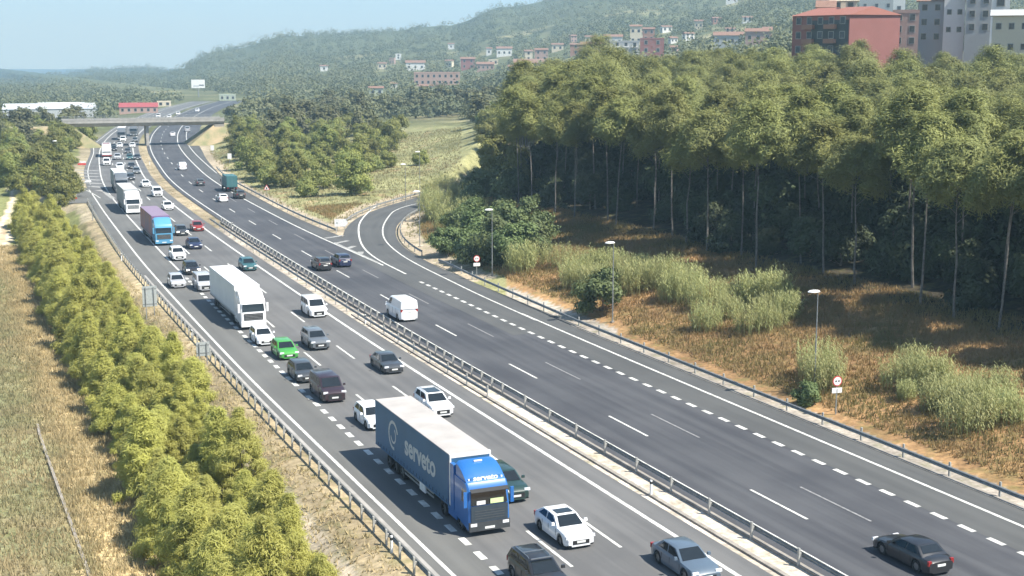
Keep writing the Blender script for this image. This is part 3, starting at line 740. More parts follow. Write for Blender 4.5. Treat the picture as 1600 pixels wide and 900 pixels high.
car('hatch', P_dk, 286, 369, 'dark car with one bright headlight just right of the light blue cab', lit=True)
car('hatch', P_red, 311, 362, 'dark red car beside the brown median')
car('hatch', P_white, 264, 329, 'white car in the fast lane right of the orange and purple trailer')
car('mpv', P_white, 247, 308, 'white van near the median right of the white cab lorry', 'van')
car('sedan', P_white, 229, 293, 'white car behind the white van near the median')
car('suv', P_white, 188, 266, 'white suv in the slow lane behind the grey roofed lorry')
car('mpv', P_white, 167, 259, 'white van directly in front of the white and red coach', 'van')
far = [('hatch', P_dk, 205, 282, 'dark car left of the white car behind the van'), ('hatch', P_grey, 214, 272, 'grey car in the fast lane short of the bridge'), ('sedan', P_black, 206, 264, 'black car in the middle lane short of the bridge'),
       ('hatch', P_teal, 203, 250, 'teal car in the middle lane beyond the white suv'), ('suv', P_silver, 184, 250, 'silver car behind the white suv in the slow lane'), ('hatch', P_white, 187, 231, 'white car behind the silver car near the bridge pier'),
       ('hatch', P_white, 207, 231, 'white car next to the median just before the bridge pier'), ('sedan', P_dk, 200, 240, 'dark saloon between two white cars before the bridge'), ('sedan', P_dk, 215, 250, 'dark saloon tight beside the narrow median line'),
       ('mpv', P_white, 192, 222, 'white van under the near edge of the bridge'), ('hatch', P_black, 178, 236, 'black car beside the white and red coach'), ('hatch', P_grey, 211, 222, 'grey car beside the bridge pier in the shade')]
for kd, pm, u, v, lb in far: car(kd, pm, u, v, lb, 'van' if kd == 'mpv' else 'car')
# right carriageway
car('van', P_white, 640, 503, 'white panel van driving away on the dark right carriageway', 'van', True, closed=True)
car('suv', P_black, 509, 424, 'black car driving away beside the dashed line on the right carriageway', receding=True)
car('suv', P_navy, 540, 418, 'navy car driving away to the right of the black car on the right carriageway', receding=True)
car('hatch', P_white, 350, 316, 'small white car driving away on the right carriageway near the teal lorry', receding=True)
car('mpv', P_white, 286, 266, 'white van driving away alone below the bridge on the right carriageway', 'van', True, closed=True)
car('hatch', P_dk, 314, 291, 'small dark car on the right carriageway left of the teal lorry', receding=True)
car('suv', P_black, 377, 311, 'black car with a pale rear right behind the teal lorry', receding=True)
car('hatch', P_white, 270, 213, 'white car under the bridge on the right carriageway', receding=True)
car('mpv', P_silver, 293, 206, 'pale van under the bridge close to the right abutment', 'van', True)
car('sedan', P_black, 1470, 900, 'black car driving away on the right carriageway at the lower right edge', receding=True)
for u, v, kd, lb in ((247, 184, 'mpv', 'white van beyond the bridge, leftmost of the vehicles above the deck'), (264, 185, 'suv', 'white car beyond the bridge, second from the left above the deck'), (278, 180, 'suv', 'white car beyond the bridge nearest the trees above the deck'), (308, 175, 'mpv', 'white van far beyond the bridge on the right')):
    x, y = Wp(u, v); car(kd, P_white, u, v, lb, 'van' if kd == 'mpv' else 'car', y_at=None)

def lorry(u, v, label, receding=False, **kw):
    r = make_truck(**kw); x, y = Wp(u, v); a = tangent(y)
    r.location = (x, y, .015); r.rotation_euler = (0, 0, pi - a if not receding else -a); tag(r, label, 'lorry'); return r
M_sblue = paint('paint_lorry_blue', (.02, .13, .40), .35); M_curt = material('curtain_navy_blue', (.035, .12, .24), .55, var=(.03, .105, .205), nscale=.5)
M_roof = material('tarpaulin_roof_offwhite', (.42, .395, .37), .75, var=(.34, .32, .30), nscale=.5, bump=.2)
M_wc = material('curtain_white', (.62, .65, .68), .5, var=(.56, .59, .62), nscale=.5)
lorry(765, 836, 'blue articulated lorry with white lettering on its dark blue curtain side', cabm=M_sblue, sidem=M_curt, roofm=M_roof, frontm=WHITE, serv=True)
lorry(397, 515, 'white articulated lorry with plain white trailer', cabm=paint('paint_lorry_white', (.8, .8, .8)), sidem=M_wc, roofm=material('trailer_roof_white', (.8, .8, .82), .5), frontm=WHITE)
lorry(257, 384, 'lorry with light blue cab and orange and purple trailer', cabm=paint('paint_lorry_light_blue', (.09, .29, .46)), sidem=material('curtain_orange_brown', (.40, .12, .07), .5, var=(.16, .10, .16), nscale=.35), roofm=material('roof_purple_grey', (.25, .19, .27), .6), frontm=material('purple_frame', (.25, .16, .3), .5))
lorry(209, 335, 'lorry with white cab and grey trailer behind the orange and purple trailer', cabm=MATS['paint_lorry_white'], sidem=material('curtain_grey', (.33, .34, .34), .6), roofm=material('trailer_roof_grey', (.48, .48, .47), .6), frontm=MATS['curtain_grey'], grille=GALV)
lorry(191, 302, 'grey lorry with pale roof tucked behind the white cab lorry', cabm=P_grey, sidem=material('curtain_green_grey', (.30, .35, .34), .6), roofm=material('trailer_roof_pale', (.60, .66, .64), .6), frontm=WHITE, Lt=10.5)
lorry(190, 219, 'dark lorry with a white roof just in front of the bridge', cabm=P_grey, sidem=P_dk, roofm=WHITE, frontm=WHITE, Lt=9)
lorry(209, 213, 'dark lorry with a white roof under the bridge next to the pier', cabm=P_grey, sidem=P_dk, roofm=WHITE, frontm=WHITE, Lt=9)
def make_coach(bm, stripe):
    r = empty('coach', (0, 0, 0)); rings = []
    for y, k, zt in ((0, .93, 2.6), (-.12, .98, 3.2), (-.6, 1, 3.45), (-11.4, 1, 3.45), (-12, .97, 3.3)):
        h_ = [(0, .35), (1.2 * k, .35), (1.27 * k, .6), (1.27 * k, 2.9), (1.1 * k, zt - .05), (0, zt)]
        rings.append([(x, y, z) for x, z in h_] + [(-x, y, z) for x, z in h_[-2:0:-1]])
    MB().loft(rings, close=True).build('body', bm, r, 35)
    MB().quad((-1.1, .02, 1.3), (1.1, .02, 1.3), (1.1, -.08, 2.75), (-1.1, -.08, 2.75)).build('windscreen', GLASS, r)
    for s in (1, -1):
        for k in range(6): MB().box(s * 1.275 - .01, s * 1.275 + .01, -2.7 - k * 1.5, -1.35 - k * 1.5, 1.7, 2.7).build('side_window', GLASS, r)
        MB().box(s * .95 - .18, s * .95 + .18, -.02, .04, .7, .9).build('headlight', LAMPG, r)
        add_wheel(r, s * 1.1, -2.4, .5, 1.4); add_wheel(r, s * 1.1, -8.6, .5, 1.8)
    MB().box(-1.28, 1.28, -.25, .03, .38, .68).build('bumper', stripe, r)
    for k in range(2): MB().box(-.9, .9, -3.5 - k * 4.5, -2.0 - k * 4.5, 3.44, 3.52).build('roof_hatch', stripe, r)
    return r
c_ = make_coach(P_white, P_red); x, y = Wp(167, 246); c_.location = (x, y, .015); c_.rotation_euler = (0, 0, pi - tangent(y)); tag(c_, 'white coach with reddish roof hatches in the slow lane before the bridge', 'coach')
def box_lorry(cabm, boxm):
    r = empty('box_lorry', (0, 0, 0))
    MB().box(-1.1, 1.1, 0, 5.6, .95, 3.2).build('cargo_box', boxm, r); MB().box(-1.05, 1.05, 5.75, 7.4, .5, 2.5, .06, .12).build('cab', cabm, r)
    MB().box(-.4, .4, .2, 7.0, .5, .9).build('chassis', DARKP, r); MB().quad((1.0, 7.42, 1.5), (-1.0, 7.42, 1.5), (-.95, 7.32, 2.3), (.95, 7.32, 2.3)).build('windscreen', GLASS, r)
    d = MB().box(-1.02, 1.02, -.03, .0, 1.05, 3.1).build('rear_door', boxm, r); MB().box(-.01, .01, -.045, -.03, 1.1, 3.0).build('door_bar', GALV, d)
    for s in (1, -1):
        MB().box(s * .85 - .15, s * .85 + .15, -.05, .02, .7, .88).build('tail_light', TAIL, r); add_wheel(r, s * .95, 1.6, .45, 1.6); add_wheel(r, s * .98, 6.2, .45, 1.2)
        MB().box(s * 1.2 - .08, s * 1.2 + .08, 7.1, 7.2, 1.5, 2.1).build('mirror', DARKP, r)
    return r
b_ = box_lorry(P_teal, material('box_teal', (.05, .15, .16), .5)); x, y = Wp(363, 300); b_.location = (x, y, .015); b_.rotation_euler = (0, 0, -tangent(y)); tag(b_, 'dark teal box lorry driving away past the small white car', 'lorry')

# ------------------------------------------------------------------ street furniture
LAMPW = material('luminaire_white', (.88, .88, .86), .35)
def lamp(u, v, hgt, label, vtop=None):
    x, y, z = hit(u, v)
    r = empty('street_lamp', (x, y, z)); tag(r, label, 'street lamp')
    MB().cyl((0, 0, -.3), .07, hgt + .2, 10, r2=.04).build('pole', GALV, r, 40)
    MB().tube([(0, 0, hgt - .15), (.0, 0, hgt), (-.35, -.1, hgt + .08), (-.6, -.15, hgt + .08)], .04).build('arm', GALV, r, 40)
    o = MB().loft([[(cos(a) * k * .55, sin(a) * k * .30, zz) for a in np.linspace(0, 2 * pi, 13)[:-1]] for k, zz in ((.6, 0), (1, .03), (1, .09), (.75, .17), (.3, .2))], close=True).build('luminaire', LAMPW, r, 40)
    o.location = (-.45, -.1, hgt + .02)
    MB().box(-.16, .16, -.16, .16, -.2, .12).build('base', CONC, r)
lamp(1272, 612, 8.0, 'street lamp on the brown bank behind the tall reeds by the nearer speed sign')
lamp(957, 505, 8.1, 'street lamp in front of the reed bed in the middle of the right verge')
lamp(769, 432, 8.1, 'street lamp rising from the dark green shrubs inside the ramp curve')
lamp(656, 386, 7.9, 'street lamp at the outside of the tight exit ramp bend')
lamp(634, 322, 7.6, 'street lamp on the dry grass inside the ramp, left of the furthest one')
lamp(656, 296, 7.4, 'street lamp furthest up the dry grass slope beyond the ramp')
lamp(91, 262, 6.5, 'street lamp standing among the bushes left of the joining road')
lamp(145, 345, 6.5, 'street lamp with white head at the nose of the joining road')

REDP = material('sign_red', (.55, .06, .05), .5); SGREY = material('sign_back_grey', (.42, .45, .44), .5, .2)
def disc(m, c, r, y, n=24):
    m.add([(c[0] + cos(2 * pi * i / n) * r, y, c[1] + sin(2 * pi * i / n) * r) for i in range(n)], [tuple(range(n))])
def face_cam(x, y): return -atan2(x, y)
def speed_sign(u, v, label, two=False):
    x, y, z = hit(u, v); r = empty('speed_sign', (x, y, z), -tangent(y) * 1.0 - .12); tag(r, label, 'road sign')
    MB().box(-.04, .04, .0, .06, -.3, 3.0).build('post', GALV, r)
    m = MB(); m.cyl((0, -.03, 2.6), .40, .03, 24, 'y'); s = m.build('sign_face', REDP, r)
    k = MB(); k.cyl((0, -.04, 2.6), .32, .009, 24, 'y'); k.build('sign_disc', WHITE, r)
    d = MB(); d.cyl((-.12, -.048, 2.6), .07, .007, 10, 'y'); d.cyl((.12, -.048, 2.6), .07, .007, 10, 'y'); d.build('sign_marking', DARKP, r)
    p = MB(); p.box(-.42, .42, -.03, .0, 1.68, 2.08); p.build('plate', WHITE, r)
    q = MB(); q.box(-.05, .05, -.04, -.031, 1.72, 1.98) if not two else q.box(-.03, .03, -.04, -.031, 1.85, 2.0); q.build('plate_marking', SGREY, r)
speed_sign(1306, 648, 'round speed sign with rectangular plate below, near the reeds on the right verge')
speed_sign(745, 438, 'round speed sign with white plate standing below the shrubs by the ramp', True)
x, y, z = hit(533, 362); r = empty('exit_sign', (x, y, z), -.3); tag(r, 'white arrow-shaped exit sign pointing right in the grass before the ramp', 'road sign')
for sx in (-.6, .6): MB().box(sx - .05, sx + .05, .0, .07, -.2, 2.1).build('post', GALV, r)
MB().add([(-1.0, yy, zz) for yy in (0, -.05) for zz in (.8, 1.95)] + [(.7, yy, zz) for yy in (0, -.05) for zz in (.8, 1.95)] + [(1.1, 0, 1.37), (1.1, -.05, 1.37)],
         [(2, 6, 9, 7, 3), (1, 5, 8, 4, 0), (0, 2, 3, 1), (0, 4, 6, 2), (3, 7, 5, 1), (4, 8, 9, 6), (8, 5, 7, 9)]).build('panel', WHITE, r)
MB().box(-.72, -.5, -.06, -.051, 1.2, 1.5).build('pictogram', SGREY, r)
x, y, z = hit(417, 306); r = empty('warning_sign', (x, y, z), -.3); tag(r, 'triangular white warning sign at the edge of the bushes', 'road sign')
MB().box(-.04, .04, 0, .06, -.2, 1.6).build('post', GALV, r)
MB().add([(-.65, 0, 1.1), (.65, 0, 1.1), (0, 0, 2.2), (-.65, -.03, 1.1), (.65, -.03, 1.1), (0, -.03, 2.2)], [(0, 1, 2), (5, 4, 3), (0, 3, 4, 1), (1, 4, 5, 2), (2, 5, 3, 0)]).build('sign_face', REDP, r)
MB().add([(-.47, -.036, 1.2), (.47, -.036, 1.2), (0, -.036, 2.0)], [(2, 1, 0)]).build('sign_panel', WHITE, r)
MB().add([(-.16, -.042, 1.27), (.16, -.042, 1.27), (.05, -.042, 1.7), (-.05, -.042, 1.7)], [(3, 2, 1, 0)]).build('pictogram', DARKP, r)
def back_sign(u, v, wd, z0, z1, label):
    x, y = Wp(u, v); r = empty('sign_board', (x, y, 0), -.02 - YAW * .0); tag(r, label, 'road sign')
    MB().box(-wd / 2, wd / 2, 0, .04, z0, z1).build('panel', SGREY, r)
    for sx in (-wd * .28, wd * .28): MB().box(sx - .04, sx + .04, -.09, -.01, -3, z1 - .1).build('post', GALV, r)
    for zz in (z0 + .25, z1 - .3): MB().box(-wd / 2 + .03, wd / 2 - .03, -.03, -.002, zz, zz + .06).build('stiffener', GALV, r)
back_sign(235, 489, 1.5, .7, 2.9, 'larger grey back of a rectangular road sign on the left verge')
back_sign(318, 569, 1.15, .75, 2.0, 'smaller grey back of a road sign beside the left guardrail')
for (u, v, h_, lb) in ((332, 240, 1.8, 'small white sign at the right shoulder below the bridge'), (359, 256, 2.1, 'small pale sign in front of the bushes right of the carriageway'), (125, 222, 3.2, 'white road sign left of the bridge end')):
    x, y, z = hit(u, v); r = empty('roadside_sign', (x, y, z), -.3); tag(r, lb, 'road sign')
    MB().box(-.05, .05, 0, .06, -.2, h_).build('post', GALV, r); MB().box(-.5, .5, -.04, 0, h_ - .9, h_ + .5).build('panel', WHITE, r)

# ------------------------------------------------------------------ bridge
def bridge():
    a = Wp(118, 188, 8.0); b = Wp(347, 184.5, 8.0); A = Vector((a[0], a[1])); B = Vector((b[0], b[1])); d = (B - A); Ln = d.length
    r = empty('road_bridge', (A.x, A.y, 0), atan2(d.y, d.x)); tag(r, 'concrete motorway overbridge with a single row of piers spanning both carriageways', 'bridge')
    MB().loft([[(-4, -4.6, 7.2), (-4, -4.6, 8.0), (-4, 4.6, 8.0), (-4, 4.6, 7.2), (-4, 3.4, 6.1), (-4, -3.4, 6.1)], [(Ln, -4.6, 7.2), (Ln, -4.6, 8.0), (Ln, 4.6, 8.0), (Ln, 4.6, 7.2), (Ln, 3.4, 6.1), (Ln, -3.4, 6.1)]], close=True).build('deck', CONC_L, r)
    MB().box(-4, Ln, -4.4, 4.4, 8.004, 8.05).build('deck_surface', ASPH_L2, r)
    for yy in (-4.65, 4.4):
        MB().box(-4, Ln, yy, yy + .25, 8.0, 8.35).build('kerb_beam', CONC_L, r)
        m = MB(); m.box(-4, Ln, yy + .08, yy + .16, 9.0, 9.08); m.box(-4, Ln, yy + .09, yy + .15, 8.65, 8.7); m.build('parapet_rail', GALV, r)
        pm = MB().box(-.05, .05, yy + .08, yy + .16, 8.35, 9.02).mesh('parapet_post', GALV)
        for k in range(int(Ln / 2.2) + 1): link('parapet_post', pm, r, (k * 2.2, 0, 0))
    px, py = Wp(228, 225.5); q = Vector((px, py)) - A; du = d.normalized(); s0 = q.dot(du)
    for yy in (-2.3, 0, 2.3): MB().box(s0 - .45, s0 + .45, yy - .45, yy + .45, -.5, 6.4).build('pier', CONC_L, r)
    MB().box(s0 - .6, s0 + .6, -3.0, 3.0, 6.1, 6.42).build('pier_cap', CONC_L, r) if False else None
    for s, x0 in ((1, -2.6), (-1, Ln - 1.6)):
        MB().box(x0 - 1.5, x0 + 1.5, -4.5, 4.5, -1, 6.3).build('abutment', CONC, r)
    # embankment slopes in concrete-faced earth
    for x0, s in ((-1.1, 1), (Ln - 3.1, -1)):
        MB().add([(x0 - s * 18, -9, -.5), (x0 + s * 9, -9, -.5), (x0 + s * 9, 9, -.5), (x0 - s * 18, 9, -.5), (x0 - s * 18, -4, 6.2), (x0, -4, 6.2), (x0, 4, 6.2), (x0 - s * 18, 4, 6.2)],
                 [(0, 1, 5, 4), (1, 2, 6, 5), (2, 3, 7, 6), (4, 5, 6, 7)]).build('embankment', material('embankment_earth', (.36, .28, .17), .95, var=(.2, .2, .1), nscale=.3, bump=.5), r)
    return r
bridge()
# ------------------------------------------------------------------ plants
def leaf_quads(P, Nn, size, aspect, rng, droop=0.0, jitter=.55):
    n = len(P); N = Nn + rng.normal(0, jitter, (n, 3)); N /= np.linalg.norm(N, axis=1)[:, None] + 1e-9
    T = rng.normal(0, 1, (n, 3)); T[:, 2] -= droop; T -= N * (T * N).sum(1)[:, None]; T /= np.linalg.norm(T, axis=1)[:, None] + 1e-9
    B = np.cross(N, T); s = size * rng.uniform(.6, 1.4, (n, 1))
    V = np.stack([P - T * s - B * s * aspect * .6, P - T * s * .2 + B * s * aspect * -1.1, P + T * s, P - T * s * .1 + B * s * aspect * 1.1], 1)
    V[:, 0] = P - T * s
    return V.reshape(-1, 3), np.arange(4 * n).reshape(-1, 4)
def crown_pts(rng, centers, radii, n, flat=.75):
    c = rng.choice(len(centers), n, p=radii ** 2 / (radii ** 2).sum()); d = rng.normal(0, 1, (n, 3)); d /= np.linalg.norm(d, axis=1)[:, None]
    rr = radii[c][:, None] * np.abs(rng.normal(.78, .27, (n, 1)))
    P = centers[c] + d * rr * np.array([1, 1, flat]); return P, d
def branch_mb(m, base, tip, r0, rng, n=4):
    base = Vector(base); tip = Vector(tip); pts = []
    for i in range(n + 1):
        t = i / n; p = base.lerp(tip, t) + Vector((rng.uniform(-1, 1), rng.uniform(-1, 1), rng.uniform(-.3, .6))) * (.12 * (tip - base).length) * sin(pi * t) * .6; pts.append(p)
    m.tube(pts, [r0 * (1 - .8 * i / n) for i in range(n + 1)], 5)
def tree_meshes(name, seed, H, cb, R, ncl, nleaf, lsize, bark, leafm, shape='dome', aspect=.35, lean=.3, rcl=(.22, .36), trunk_r=.16, up=0.0, nup=.6):
    rng = np.random.default_rng(seed); C = []
    for i in range(ncl):
        t = (i + .5) / ncl
        if shape == 'dome': z = cb + (H - cb) * (t ** .8); rad = R * (1 - ((z - cb) / (H - cb)) ** 2.2 * .8) * rng.uniform(.35, 1.0) * (.75 + .25 * min(1, t * 3))
        elif shape == 'cone': z = cb + (H - cb) * t; rad = R * (1.02 - (z - cb) / (H - cb)) * rng.uniform(.4, 1)
        else: z = cb + (H - cb) * rng.uniform(0, .9); rad = R * sqrt(max(0, 1 - ((z - cb) / (H - cb)) ** 2)) * rng.uniform(.2, 1)
        a = i * 2.39996 + rng.uniform(-.5, .5); C.append((rad * cos(a), rad * sin(a), z))
    C = np.array(C); rad = rng.uniform(*rcl, len(C)) * R; rad *= np.where(C[:, 2] > H * .85, .7, 1)
    C[:, 2] = np.minimum(C[:, 2], H - rad * .6)
    lx, ly = rng.uniform(-lean, lean, 2); C[:, 0] += lx * C[:, 2] / H; C[:, 1] += ly * C[:, 2] / H
    P, d = crown_pts(rng, C, rad, nleaf)
    ctr = np.array([lx, ly, (cb + H) / 2]); out_ = P - ctr; out_ /= np.linalg.norm(out_, axis=1)[:, None] + 1e-6
    V, Fq = leaf_quads(P, d * .6 + out_ * .6 + np.array([0, -.15, nup]), lsize, aspect, rng, droop=-up)
    crown = npmesh(name + '_crown', V, Fq, leafm)
    m = MB(); tp = [(0, 0, -.6)] + [(lx * t + rng.uniform(-.12, .12), ly * t + rng.uniform(-.12, .12), H * .93 * t) for t in (.15, .35, .55, .75, 1)]
    m.tube(tp, [trunk_r * k for k in (1.25, 1, .85, .65, .42, .12)], 7)
    for i in range(0, len(C), max(1, len(C) // 12)):
        zb = max(cb * .7, C[i][2] - R * .45); branch_mb(m, (lx * zb / H, ly * zb / H, zb), C[i], trunk_r * .38, rng)
    return m.mesh(name + '_trunk', bark, 40), crown
BARK = material('pine_bark', (.21, .17, .13), .9, var=(.12, .09, .07), nscale=4, bump=.5)
BARK2 = material('grey_bark', (.20, .18, .16), .9, var=(.11, .10, .09), nscale=4, bump=.5)
LF_F = material('pine_needles_olive', (.25, .255, .07), .75, var=(.16, .175, .052), nscale=.16, obvar=.13, transl=.10)
LF_Y = material('young_pine_needles', (.50, .49, .13), .7, var=(.40, .40, .11), nscale=.5, obvar=.07, transl=.45)
LF_M = material('bush_leaves_green', (.27, .275, .07), .7, var=(.17, .195, .055), nscale=.45, obvar=.25, transl=.28)
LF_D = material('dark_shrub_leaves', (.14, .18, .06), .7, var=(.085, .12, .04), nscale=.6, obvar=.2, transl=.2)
LF_H = material('hill_tree_leaves', (.155, .155, .066), .8, var=(.09, .105, .052), nscale=.011, obvar=.2, transl=.15)
REED = material('reed_leaves', (.42, .41, .17), .65, var=(.27, .30, .12), nscale=.8, obvar=.12, transl=.35)
STEM = material('reed_stems', (.36, .34, .17), .7)
FOREST = [tree_meshes('pine', 20 + i, H, cb, R, 48, 17000, .24, BARK2, LF_F, aspect=.14, lean=1.1, trunk_r=.11, rcl=(.17, .42), up=.5, nup=1.5) for i, (H, cb, R) in enumerate(((14.5, 7.6, 4.4), (16.0, 8.6, 4.8), (13.5, 6.8, 4.5), (15.2, 8.8, 4.1), (13.0, 6.2, 4.3), (17.2, 11.2, 4.0), (16.2, 10.4, 4.2), (18.0, 12.0, 3.8)))]
YOUNG = [tree_meshes('young_pine', 40 + i, H, .5, R, 44, 20000, .20, BARK, LF_Y, shape='cone', aspect=.11, rcl=(.15, .34), trunk_r=.09, up=.9, nup=.75) for i, (H, R) in enumerate(((5.8, 2.1), (6.9, 2.3), (4.6, 2.2), (5.2, 2.6)))]
BUSHT = [tree_meshes('round_tree', 60 + i, H, .7, R, 24, 8500, .20, BARK, LF_M, shape='ball', aspect=.5, rcl=(.26, .42), trunk_r=.13) for i, (H, R) in enumerate(((6.6, 3.2), (7.6, 3.6), (5.2, 2.9), (8.5, 3.3)))]
DARKT = [tree_meshes('dark_shrub', 80 + i, H, .3, R, 20, 8000, .19, BARK, LF_D, shape='ball', aspect=.5, rcl=(.28, .45), trunk_r=.1) for i, (H, R) in enumerate(((5.0, 3.0), (4.2, 2.6), (6, 3.2)))]
FART = [tree_meshes('far_tree', 90 + i, H, 1.0, R, 14, 2200, .36, BARK, LF_H, shape='ball', aspect=.7, rcl=(.3, .5), trunk_r=.15) for i, (H, R) in enumerate(((7.5, 3.4), (9, 3.8), (6, 3.3)))]
def npcopy(me, mat):
    m = me.copy(); m.materials.clear(); m.materials.append(mat); return m
def plant(name, pair, x, y, label, cat, group, sc=1, crown='crown', trunk='trunk', z=None, rng=random):
    r = empty(name, (x, y, (H1(x, y) if z is None else z) - .05), rng.uniform(0, 6.28)); tag(r, label, cat, group)
    s = (sc * rng.uniform(.93, 1.07), sc * rng.uniform(.93, 1.07), sc)
    r.scale = s
    link(trunk, pair[0], r); link(crown, pair[1], r); return r
def scatter(n, xr, yr, ok, dmin, seed, pts=None):
    rng = np.random.default_rng(seed); P = [] if pts is None else list(pts); new = []; tries = 0
    while len(new) < n and tries < n * 60:
        tries += 1; x = rng.uniform(*xr); y = rng.uniform(*yr)
        if not ok(x, y): continue
        dm = dmin(x, y) if callable(dmin) else dmin
        if all((x - a) ** 2 + (y - b) ** 2 > dm * dm for a, b in P): P.append((x, y)); new.append((x, y))
    return new
# dense forest on the right slope
def okf(x, y):
    c, D = colD(x, y)
    if x < 84.5 + 2.0 * sin(y * .13) or D < 60 or D > 330: return False
    lim = 800 + (30 if D < 220 else 0) + 20 * sin(y * .1)
    if D > 210: lim = 805
    if c > 1700: return x < 150 and D < 170 and c < 2300
    return lim < c and not (D > 232 and 1180 < c < 1760 and x > 170)
FP = scatter(300, (84, 235), (-10, 330), okf, lambda x, y: 4.9 if x < 104 else 6.6, 11)
# leave lowering ground in the line of the red houses clear
for i, (x, y) in enumerate(FP):
    c_ = float(colD(x, y)[0]); edge = x < 99
    k_ = random.uniform(.9, 1.1)
    if c_ < 960 and x > 99: k_ *= 1.22
    elif c_ > 1380 and x > 120: k_ *= .92
    elif c_ > 1180 and x > 130: k_ *= 1.1
    plant('pine_tree', FOREST[5 + i % 3] if edge else FOREST[i % 5 if x > 112 else (1, 3, 5, 6)[i % 4]], x, y, 'tall bare-trunked pine at the road side edge of the dense forest' if edge else 'tall pine deep inside the dense forest on the right slope', 'tree', 'pines along the edge of the forest' if edge else 'pines inside the forest on the right slope', sc=k_)
print('forest', len(FP)); LF_U = material('undergrowth_leaves_shaded', (.06, .08, .03), .8, var=(.035, .05, .02), nscale=.5, obvar=.2)
UND = [(a, npcopy(b, LF_U)) for a, b in DARKT]  # shrub copies whose leaf colour is darkened to deepen the shade under the pines
UN = scatter(150, (87, 135), (40, 215), lambda x, y: 800 < colD(x, y)[0] < 1750 and x > 89 + 2 * sin(y * .13), 4.0, 12)

# row of young pines below the left verge
YP = []
rngp = np.random.default_rng(5)
for k in range(60):
    y = 50 + k * 3.65
    for j, xo in enumerate((12.7, 15.0, 17.3)):
        if y > 258: continue
        YP.append((xo + (y - 60) * .013 + rngp.uniform(-.6, .6), y + rngp.uniform(-1.0, 1.0) + j * 1.3))
for i, (x, y) in enumerate(YP):
    if x > XLf(y) - 3.2: x = float(XLf(y)) - 3.4
    plant('young_pine', YOUNG[i % 4], x, y, 'young yellow green pine in the hedge-like row between the dry field and the left guardrail', 'tree', 'young pines below the left guardrail', sc=random.uniform(.66, 1.18) * (1 if x < 17.2 else .8))
# trees between motorway and ramp
def okm(x, y):
    c, D = colD(x, y); return road_d(np.array([x]), np.array([y]))[0] > 5.5 and x > Mf(y) and 352 < c < min(632, 568 + (D - 255) * .45) and 226 < D < 430 and not (c > 560 and D < 290) and not (c < 420 and D < 270) and c - 352 > (D - 400) * .5
MP = scatter(64, (60, 150), (215, 430), okm, 5.0, 21)
for i, (x, y) in enumerate(MP):
    plant('round_tree', BUSHT[i % 4], x, y, 'bushy bright green tree in the thicket between the carriageway and the ramp', 'tree', 'trees of the thicket between carriageway and ramp', sc=random.uniform(.75, 1.08))
def okl(x, y):
    c, D = colD(x, y); return road_d(np.array([x]), np.array([y]))[0] > 4 and x < Mf(y) and -90 < c < 128 and 268 < D < 480 and poly_dist([x], [y], TRACK)[0] > 6 and (x > 14 or y > 330)
LP = scatter(52, (-60, 60), (262, 520), okl, 5.2, 22)
for i, (x, y) in enumerate(LP):
    plant('round_tree', BUSHT[i % 4], x, y, 'green tree in the copse at the left beyond the dirt track', 'tree', 'trees of the copse left of the joining road', sc=random.uniform(.65, .95))
rng_u = random.Random(9)
# copse in front of the joining road at the left
for i, (u, v, s_) in enumerate([(2, 292, 1.0), (22, 290, .95), (40, 300, 1.0), (56, 296, 1.1), (70, 305, .95), (84, 312, 1.05), (95, 300, 1.1), (105, 308, .85), (88, 290, 1.1), (72, 284, 1.1), (48, 280, 1.1), (30, 275, 1.0), (12, 278, 1.0), (100, 322, .7), (108, 296, .8)]):
    x, y, z = hit(u, v); plant('round_tree', BUSHT[i % 4], x, y, 'green tree in the dense copse above the dirt track, hiding the joining road', 'tree', 'trees of the copse above the dirt track', sc=s_)
# dark shrubs inside ramp bend
DS = [(700, 400, .8), (735, 408, 1.0), (770, 412, 1.1), (808, 414, 1.1), (838, 398, 1.05), (790, 392, 1.1), (750, 385, 1.1), (715, 372, 1.0), (830, 372, 1.0), (780, 366, 1.0), (740, 352, 1.0), (940, 488, .95), (1265, 635, .45)]
for i, (u, v, s) in enumerate(DS):
    x, y, z = hit(u, v)
    if i < 11: plant('dark_shrub', DARKT[i % 3], x, y, 'dark green shrub in the thick clump behind the ramp lamp', 'shrub', 'dark shrubs behind the ramp', sc=s)
    elif i == 11: plant('dark_shrub', DARKT[0], x, y, 'dark green bush at the foot of the reeds by the middle street lamp', 'shrub', None, sc=s)
    else: plant('dark_shrub', DARKT[1], x, y, 'low dark bush on the verge left of the nearer speed sign', 'shrub', None, sc=s)
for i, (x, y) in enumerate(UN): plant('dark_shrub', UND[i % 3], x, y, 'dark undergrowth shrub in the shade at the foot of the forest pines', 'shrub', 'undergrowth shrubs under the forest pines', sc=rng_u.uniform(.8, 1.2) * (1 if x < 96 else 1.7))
# greener trees at left edge of the forest, seen beyond the ramp
def okg(x, y):
    c, D = colD(x, y); return road_d(np.array([x]), np.array([y]))[0] > 3.0 and (757 if D > 250 else 735) < c < 815 and 205 < D < 430
for i, (x, y) in enumerate(scatter(46, (80, 260), (170, 430), okg, 5.5, 23)):
    plant('round_tree', (BUSHT + DARKT)[i % 7], x, y, 'green tree between the exit ramp and the forest edge', 'tree', 'trees between the ramp and the forest', sc=random.uniform(.8, 1.25))
for u, v, s, lb in ((658, 258, .7, 'round green tree standing alone on the brown slope above the ramp lamps'), (605, 262, .8, 'green tree at the right end of the thicket beside the brown slope'), (582, 268, .8, 'green bush right of the tall thicket trees')):
    x, y, z = hit(u, v); plant('round_tree', BUSHT[2], x, y, lb, 'tree', None, sc=s)
